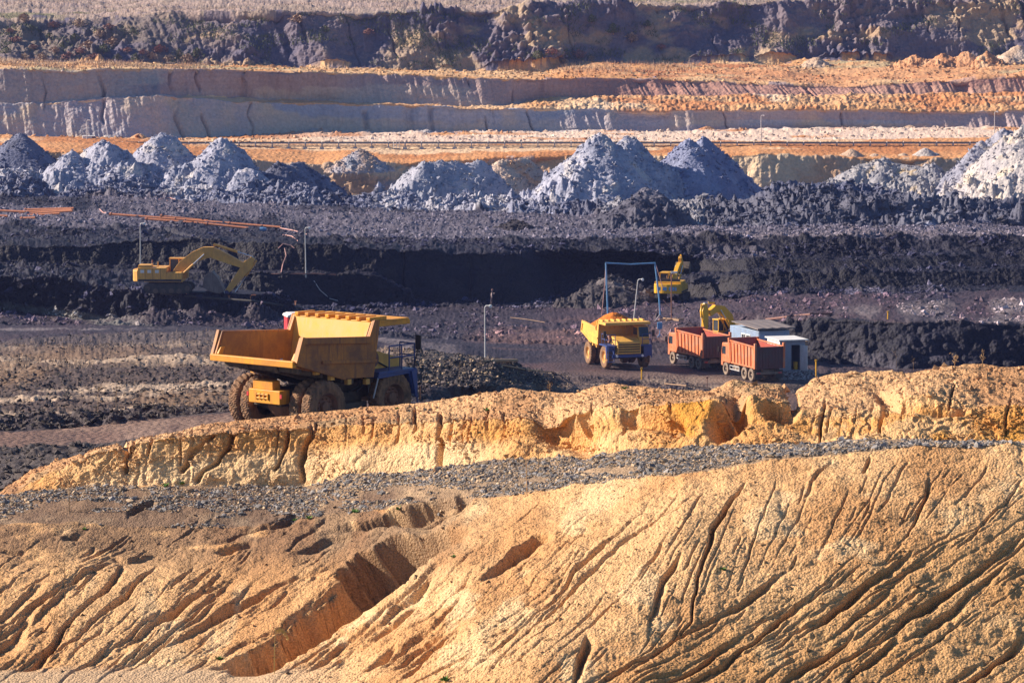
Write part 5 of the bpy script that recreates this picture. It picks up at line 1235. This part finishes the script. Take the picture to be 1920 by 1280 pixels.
# ------------------------------------------------------------------ loose stones
def rocks(name, label, C0, P0, size, mat, ico=False, cmul=(.7, 1.5), flat=.7, sink=.1):
    n = len(P0)
    if ico:
        t = (1 + 5 ** .5) / 2
        B = np.array([(-1, t, 0), (1, t, 0), (-1, -t, 0), (1, -t, 0), (0, -1, t), (0, 1, t), (0, -1, -t), (0, 1, -t), (t, 0, -1), (t, 0, 1), (-t, 0, -1), (-t, 0, 1)]) / 1.9
        Fc = np.array([(0, 11, 5), (0, 5, 1), (0, 1, 7), (0, 7, 10), (0, 10, 11), (1, 5, 9), (5, 11, 4), (11, 10, 2), (10, 7, 6), (7, 1, 8), (3, 9, 4), (3, 4, 2), (3, 2, 6), (3, 6, 8), (3, 8, 9), (4, 9, 5), (2, 4, 11), (6, 2, 10), (8, 6, 7), (9, 8, 1)])
    else:
        B = np.array([(1, 0, 0), (0, 1, 0), (-1, 0, 0), (0, -1, 0), (0, 0, 1), (0, 0, -1)], float)
        Fc = np.array([(0, 1, 4), (1, 2, 4), (2, 3, 4), (3, 0, 4), (1, 0, 5), (2, 1, 5), (3, 2, 5), (0, 3, 5)])
    V = B[None] + rng.normal(0, .22, (n, len(B), 3))
    V *= rng.uniform(.45, 1.45, (n, 1, 3)) * np.array([1, 1, flat])
    a = rng.uniform(0, 6.28, n); b = rng.uniform(-.6, .6, n); ca, sa, cb, sb = np.cos(a), np.sin(a), np.cos(b), np.sin(b)
    x = V[..., 0] * ca[:, None] - V[..., 1] * sa[:, None]; y = V[..., 0] * sa[:, None] + V[..., 1] * ca[:, None]; z = V[..., 2]
    x, z = x * cb[:, None] - z * sb[:, None], x * sb[:, None] + z * cb[:, None]
    s = np.asarray(size)[:, None]
    V = np.stack([x * s, y * s, z * s], -1) + P0[:, None, :]; V[..., 2] += (s * sink)
    Fa = (Fc[None] + (np.arange(n) * len(B))[:, None, None]).reshape(-1, 3)
    col = C0 * rng.uniform(cmul[0], cmul[1], (n, 1)); col = np.repeat(col, len(B), 0)  # random tone per stone; the brightest coal lumps paint in highlights
    o = mesh_np(name, V.reshape(-1, 3), Fa, mat, np.clip(col, .005, .85), smooth=False)
    return tag(o, label, 'rubble' if 'rubble' in name else name.split('_')[-1], kind='stuff')
fr = (AX > -60) & (AX < 1980) & (AY > -10) & (AY < 1300)
def pick(mask, n):
    i = np.nonzero(mask & fr)[0]; return rng.choice(i, min(n, len(i)), replace=False)
gm = AS == 3
gw = fbm(AX[gm] / 90, AY[gm] / 22, 0 * AX[gm], 3, 401) + .30 * sst(0, 1, (AX[gm] - 400) / 900) - .03 + .15 * (AY[gm] < np.interp(AX[gm], GRAV_LO[0], GRAV_LO[1]) - 25)
gi = np.nonzero(gm)[0][gw > .53]; gi = gi[(AX[gi] > -60) & (AX[gi] < 1980)]; gi = rng.choice(gi, min(20000, len(gi)), replace=False)
gc = np.array((.215, .20, .20))[None] + rng.normal(0, .03, (len(gi), 1)); br = rng.random(len(gi)) < .3; gc[br] = (.40, .29, .19)
rocks('gravel', 'grey crushed stone spread along the shelf between the rilled slope and the sand ridge', gc, AP[gi], rng.uniform(.012, .036, len(gi)) * (1 + 1.5 * rng.random(len(gi)) ** 6), M_STONE, ico=True, cmul=(.45, 1.5))
i = pick((AS <= 2) | ((AS == 3)), 9000); c = AC[i] * np.where(rng.random(len(i)) < .35, .5, .95)[:, None]
rocks('sand_clods', 'small clods and pebbles scattered over the near sand slope', c, AP[i], rng.uniform(.008, .026, len(i)) * (1 + 1.5 * (rng.random(len(i)) < .04)), M_STONE, cmul=(.6, 1.15))
i = pick((AS == 5) | ((AS == 4) & (vn(AX / 40, AY / 20, 0 * AX, 402) > .6)), 9000)
rocks('ridge_clods', 'crumbled sand clods on top of the ridge', AC[i], AP[i], rng.uniform(.015, .05, len(i)) * (1 + 1.2 * (rng.random(len(i)) < .06)), M_STONE, cmul=(.65, 1.1))
cs = ((AS == 103) | (AS == 104)) & (AX > 770) & (AX < 1070)
i = pick(cs, 11000); c = np.where(rng.random((len(i), 1)) < .2, np.array([[.26, .19, .13]]), np.array([[.075, .06, .062]]))
rocks('coal_rubble', 'stack of broken coal lumps right of the near dump truck', c, AP[i], rng.uniform(.025, .075, len(i)) * (1 + .8 * (rng.random(len(i)) < .06)), M_COAL, ico=True, cmul=(.5, 2.4))
i = pick(((AS == 103) | (AS == 104) | (AS == 102) | (AS == 100)) & (AX < 800), 8000); c = np.where(rng.random((len(i), 1)) < .45, AC[i], np.array([[.07, .055, .055]]))
rocks('field_rubble', 'dark lumps and tan clods strewn over the pale limed field at the left', c, AP[i], rng.uniform(.04, .14, len(i)), M_COAL, cmul=(.5, 1.5))
i = pick((AS >= 107) & (AS <= 114) & (AS != 110) & (AS != 112) & (vn(AX / 60, AY / 15, 0 * AX, 403) > .42), 14000)
rocks('coal_bench_rubble', 'loose coal lumps on the coal benches', AC[i], AP[i], rng.uniform(.04, .20, len(i)) * (1 + rng.random(len(i)) ** 8 * 2), M_COAL, cmul=(.6, 4.5))
i = pick((AS == 115), 9000)
rocks('coal_plain_rubble', 'loose lumps over the coal plain below the spoil cones', AC[i], AP[i], rng.uniform(.06, .28, len(i)), M_COAL, cmul=(.6, 2.6))
i = pick((AS == 116), 9000)
rocks('clay_rubble', 'blue-grey clay lumps in the belt at the foot of the spoil cones', AC[i], AP[i], rng.uniform(.12, .5, len(i)), M_HEAP, cmul=(.6, 1.35))
i = pick((AS == 202) | (AS == 206), 3500)
rocks('terrace_rubble', 'orange and pale clods on the far terraces', AC[i], AP[i], rng.uniform(.12, .45, len(i)), M_FAR, cmul=(.6, 1.1))
hv = np.concatenate([h[0] for h in HP if h[2] in ('spoil_heap', 'coal_heap')]); hc = np.concatenate([h[1] for h in HP if h[2] in ('spoil_heap', 'coal_heap')])
i = rng.choice(len(hv), 15000, replace=False)
rocks('heap_rubble', 'lumps rolled over the sides of the grey spoil cones', hc[i], hv[i], rng.uniform(.08, .32, len(i)), M_HEAP, cmul=(.6, 1.2))
i = pick((AS == 107) & (np.hypot(AX - 1495, (AY - 706) * 3) < 45) | ((np.hypot(AX - 1490, (AY - 702) * 4) < 45) & (AS >= 103) & (AS <= 106)), 500)
if len(i): rocks('grey_gravel', 'patch of pale gravel in front of the grey cabin', np.tile([.34, .33, .34], (len(i), 1)), AP[i], rng.uniform(.05, .12, len(i)), M_STONE, cmul=(.6, 1.3))
q = Wv(1215, 713, -29.7); rk = rocks('boulder', 'pale boulder beside the orange stake below the loaded dump truck', np.array([[.5, .5, .5]]), np.array([tuple(q)]), np.array([.3]), M_STONE, ico=True, cmul=(1, 1), sink=.3)
rk['kind'] = 'thing'; rk['category'] = 'boulder'

# ------------------------------------------------------------------ plants
def leaf_mat(name, col, var=.3):
    m, t, b = new_mat(name); N = t.nodes.new; L = t.links.new
    g = N('ShaderNodeNewGeometry'); n = N('ShaderNodeTexNoise'); n.inputs['Scale'].default_value = 2.5; L(g.outputs['Position'], n.inputs['Vector'])
    r = N('ShaderNodeMapRange'); r.inputs[1].default_value = .35; r.inputs[2].default_value = .65; r.inputs[3].default_value = 1 - var; r.inputs[4].default_value = 1 + var; L(n.outputs[0], r.inputs[0])
    mx = N('ShaderNodeMix'); mx.data_type = 'RGBA'; mx.blend_type = 'MULTIPLY'; mx.inputs[0].default_value = 1; mx.inputs[6].default_value = (*col, 1); L(r.outputs[0], mx.inputs[7]); L(mx.outputs[2], b.inputs['Base Color'])
    b.inputs['Roughness'].default_value = .8; return m
L_OLIVE = leaf_mat('olive foliage', (.10, .115, .045)); L_RUST = leaf_mat('rusty twigs', (.26, .12, .10)); L_TAN = leaf_mat('dry tan grass', (.40, .28, .20)); L_GREEN = leaf_mat('fresh green leaf', (.10, .22, .03)); L_DEAD = leaf_mat('dead stalk', (.30, .19, .10)); L_GOLD = leaf_mat('dry plume', (.48, .36, .13))
def shrub_mesh(R, H, n, leaf):
    m = MB()
    for k in range(n):
        a = random.uniform(0, 6.28); u = random.random() ** .5; h = random.random()
        rr = R * u * math.sin(math.pi * min(1, .25 + .75 * h)) * (1 + .35 * math.sin(3 * a + R * 9) + .2 * math.sin(7 * a))
        c = Vector((rr * math.cos(a), rr * math.sin(a), H * h)); s = leaf * random.uniform(.6, 1.5)
        d = Vector((random.gauss(0, 1), random.gauss(0, 1), random.gauss(0, .7))).normalized(); e = d.cross(Vector((random.random(), random.random(), random.random()))).normalized()
        m.add([c - d * s - e * s * .4, c + d * s * .2 - e * s * .7, c + d * s, c + e * s * .6], [(0, 1, 2, 3)])
    return m
def shrub(kind, loc, sc, label):
    o = empty('shrub', loc, random.uniform(0, 6), label, 'shrub', 'scrub bushes on the slumped upper face'); o.scale = (sc, sc, sc)
    for src in SH[kind]: c = src.copy(); COL.objects.link(c); c.parent = o
    return o
SH = []
for k, (R, H, mt) in enumerate([(1.0, 1.3, L_OLIVE), (1.2, 1.0, L_RUST), (1.1, 1.1, L_TAN)]):
    f = shrub_mesh(R, H, 300, .13).build('foliage', mt); st = MB()
    for j in range(5): a = j * 1.26; st.tube([(0, 0, -.3), (math.cos(a) * R * .3, math.sin(a) * R * .3, H * .45), (math.cos(a + .4) * R * .55, math.sin(a + .4) * R * .55, H * .8)], [.05, .03, .01], 5)
    SH.append([f, st.build('stem', L_DEAD)])
kinds = ['olive', 'rusty red', 'pale tan']
spots = [(12, 98), (30, 76), (48, 108), (62, 90), (80, 112), (92, 70), (105, 96), (118, 86), (128, 110), (140, 74), (150, 100), (165, 88), (175, 108), (188, 66), (196, 98), (212, 84), (222, 110), (240, 96), (255, 112), (268, 100), (285, 110), (300, 96), (318, 112), (335, 104), (352, 114), (370, 106),
         (20, 60), (60, 58), (100, 50), (150, 48), (205, 52), (45, 40), (250, 60), (560, 40), (610, 58), (690, 62), (1010, 112), (1035, 100), (1058, 116), (1085, 106), (1110, 112), (1150, 60), (1185, 76), (1215, 48), (1240, 90), (1110, 40)]
wh = lambda x: 'at left edge' if x < 40 else ('far left' if x < 160 else ('left' if x < 300 else ('left of centre' if x < 720 else 'right of centre')))
hh = lambda y: 'high on the upper face' if y < 64 else ('half way up the upper face' if y < 92 else 'at foot of upper face')
seen = {}
for i, (px, py) in enumerate(spots):
    k = (i * 7 + i // 3) % 3; q = surf(px, py, 2); big = random.uniform(.7, 1.35)
    key = (k, wh(px), hh(py)); n_ = seen.get(key, 0); seen[key] = n_ + 1
    lb = '%s bush %s, %s' % (kinds[k], hh(py), wh(px)) + (', %s of its neighbours' % ['', 'right', 'rightmost', 'farther right'][min(n_, 3)] if n_ else '')
    shrub(k, q + Vector((0, -.3, -.1)), big, lb)
for a in SH:
    for o in a: bpy.data.objects.remove(o)
# dry grass on the plateau and terrace: one mass
def blades(name, label, idx, h, wd, mat, lean=.3):
    n = len(idx); P0 = AP[idx] + rng.normal(0, .25, (n, 3)) * np.array([1, 1, 0]); a = rng.uniform(0, 6.28, n); hh_ = rng.uniform(h * .4, h, n)
    d = np.stack([np.cos(a), np.sin(a), 0 * a], -1); tip = P0 + np.stack([rng.normal(0, lean, n) * hh_, rng.normal(0, lean, n) * hh_, hh_], -1)
    V = np.stack([P0 - d * wd, P0 + d * wd, tip], 1).reshape(-1, 3); V[:, 2] -= .02
    o = mesh_np(name, V, np.arange(3 * n).reshape(-1, 3), mat, None, smooth=False); return tag(o, label, 'grass', kind='stuff')
i = np.nonzero((AS == 208) & (AX > -60) & (AX < 1980) & (vn(AX / 70, AP[:, 1] / 9, 0 * AX, 404) > .3))[0]; blades('dry_grass', 'pinkish tan dry grass on the plateau above the upper face', rng.choice(i, min(16000, len(i)), replace=False), .75, .05, L_TAN)
i = np.nonzero((AS == 206) & (((AX > 1030) & (AX < 1330)) | (AX < 420)) & (AY < 136) & (vn(AX / 40, AY / 8, 0 * AX, 405) > .35))[0]; blades('terrace_grass', 'straw-coloured grass at the foot of the upper face', rng.choice(i, min(6000, len(i)), replace=False), .9, .05, L_TAN)
i = np.nonzero((AS == 207) & (AX > -60) & (AX < 1980) & (fbm(AX / 60, AY / 20, 0 * AX, 3, 406) > .56))[0]; blades('face_scrub', 'low olive scrub clinging to the upper face', rng.choice(i, min(9000, len(i)), replace=False), .8, .09, L_OLIVE, .6)
i = np.nonzero(((AS == 104)) & (AX > 20) & (AX < 760) & (fbm(AX / 70, AY / 14, 0 * AX, 3, 407) > .55))[0]; blades('field_grass', 'dry tufts on the limed field at the left', rng.choice(i, min(4000, len(i)), replace=False), .30, .018, L_TAN)

def weed(px, py, hpx, label, kind='stalk', D=None):
    b = surf(px, py, 2); s = F / b.y; H = hpx / s
    o = empty('dry_weed' if kind != 'green' else 'green_plant', b, random.uniform(0, 6), label, 'plant' if kind == 'green' else 'weed')
    if kind == 'green':
        m = MB()
        for k in range(26):
            a = random.uniform(0, 6.28); l = H * random.uniform(.5, 1.2); e = Vector((math.cos(a), math.sin(a), random.uniform(.3, 1.2))).normalized(); n_ = e.cross(Vector((0, 0, 1))).normalized() * l * .22; c = Vector((random.uniform(-.3, .3) * H, random.uniform(-.3, .3) * H, 0))
            m.add([c, c + e * l * .5 + n_, c + e * l, c + e * l * .5 - n_], [(0, 1, 2, 3)])
        m.build('leaves', L_GREEN, o); return
    lean = random.uniform(-.12, .12)
    m = MB().tube([(0, 0, -.05), (lean * H * .3, 0, H * .5), (lean * H, 0, H)], [.012, .009, .005], 5)
    if kind == 'plume':
        m.build('stem', L_GOLD, o); p = MB()
        for k in range(160):
            t = random.random(); c = Vector((lean * H - t * H * .28, random.gauss(0, .01), H * (.95 - .25 * t) + .10 * H * math.sin(t * 3)));
            d = Vector((random.gauss(-.5, .4), random.gauss(0, .3), random.gauss(-.4, .5))).normalized() * H * .09 * (1 - t * .4)
            p.add([c, c + d + Vector((0, 0, .006)), c + d - Vector((0, 0, .006))], [(0, 1, 2)])
        p.build('plume', L_GOLD, o); return
    for k in range(9 if kind == 'umbel' else 12):
        t = random.uniform(.35, .95); a = random.uniform(0, 6.28); l = H * random.uniform(.08, .28); c = Vector((lean * H * t, 0, H * t))
        e = c + Vector((math.cos(a) * l, math.sin(a) * l, l * random.uniform(.6, 1.4))); m.tube([c, e], .004, 4)
        for j in range(3): q = Vector((random.gauss(0, .018), random.gauss(0, .018), random.gauss(0, .012))); m.tube([e + q, e + q + Vector((0, 0, .02))], [.010, .004], 4)
    m.build('stem', L_DEAD, o)
for a in [(1680, 692, 42, 'tall dead umbel weed on the ridge crest, left one of the right-hand pair', 'umbel'), (1842, 690, 30, 'dead umbel weed on the highest hump of the ridge at the right', 'umbel'), (1712, 694, 24, 'low bushy dead weed close to the tall one on the ridge crest', 'stalk'), (1790, 690, 22, 'leaning reddish dead twig on the ridge crest at the right', 'stalk'),
    (130, 960, 85, 'thin dead stalk in front of the left end of the ridge', 'stalk'), (122, 1160, 120, 'tall thin stalk low on the left rilled slope', 'stalk'), (100, 1200, 50, 'short thin stalk in the left gully below the tall one', 'stalk'), (355, 1110, 75, 'straw-coloured stalk in the middle of the left rilled slope', 'stalk'), (988, 930, 95, 'tall slender weed in the gravel right of centre', 'stalk'),
    (1010, 880, 45, 'shorter weed in the gravel beside the tall slender one', 'stalk'), (515, 1262, 88, 'dry golden plume at the mouth of the big gully', 'plume'), (183, 775, 55, 'thin stalk standing in front of the pale field, right one', 'stalk'), (217, 770, 50, 'thin stalk standing in front of the pale field, left one', 'stalk'), (547, 775, 22, 'little stalk by the rear wheels of the near dump truck', 'stalk'), (940, 762, 20, 'wispy weed on the ridge top right of the near dump truck', 'stalk'), (1030, 742, 24, 'wispy weed on the ridge crest below the coal stack', 'stalk'), (862, 700, 20, 'small dry weed on the coal stack', 'stalk'),
    (310, 912, 9, 'green plant at the foot of the ridge face, left of two', 'green'), (342, 908, 9, 'green plant at the foot of the ridge face, right of two', 'green'), (555, 976, 8, 'green plant by the shaded scarp left of centre', 'green'), (578, 972, 8, 'small green plant right beside the one by the shaded scarp', 'green'), (158, 992, 8, 'green plant on the gravel at the left', 'green'), (748, 958, 10, 'green plant in the dark hollow at centre', 'green'), (412, 1236, 12, 'green plant at the bottom of the left slope', 'green'), (836, 1276, 14, 'bright green plant at the bottom edge of the slope', 'green'),
    (744, 768, 7, 'tiny green tuft on the ridge top just past the near truck', 'green'), (914, 772, 9, 'grey-green tuft on the ridge top at centre', 'green'), (1356, 1068, 8, 'dark green plant right of the deepest rill', 'green'), (850, 1045, 8, 'small green plant at the upper edge of the big gully', 'green'), (1172, 729, 8, 'green tuft on the ridge crest below the loaded truck', 'green'), (665, 960, 9, 'green sprig left of the dark hollow', 'green')]: weed(*a)

# ------------------------------------------------------------------ the air
hz = MB().box(-900, 900, -30, 1250, -40, 75); hm = bpy.data.materials.new('haze air'); hm.use_nodes = True; ht = hm.node_tree
for n_ in list(ht.nodes):
    if n_.type == 'BSDF_PRINCIPLED': ht.nodes.remove(n_)
pv = ht.nodes.new('ShaderNodeVolumePrincipled'); pv.inputs['Density'].default_value = HAZE; pv.inputs['Color'].default_value = (.34, .42, 1.0, 1); pv.inputs['Anisotropy'].default_value = .1
ht.links.new(pv.outputs[0], [n_ for n_ in ht.nodes if n_.type == 'OUTPUT_MATERIAL'][0].inputs['Volume'])
tag(hz.build('haze', hm), kind='stuff')
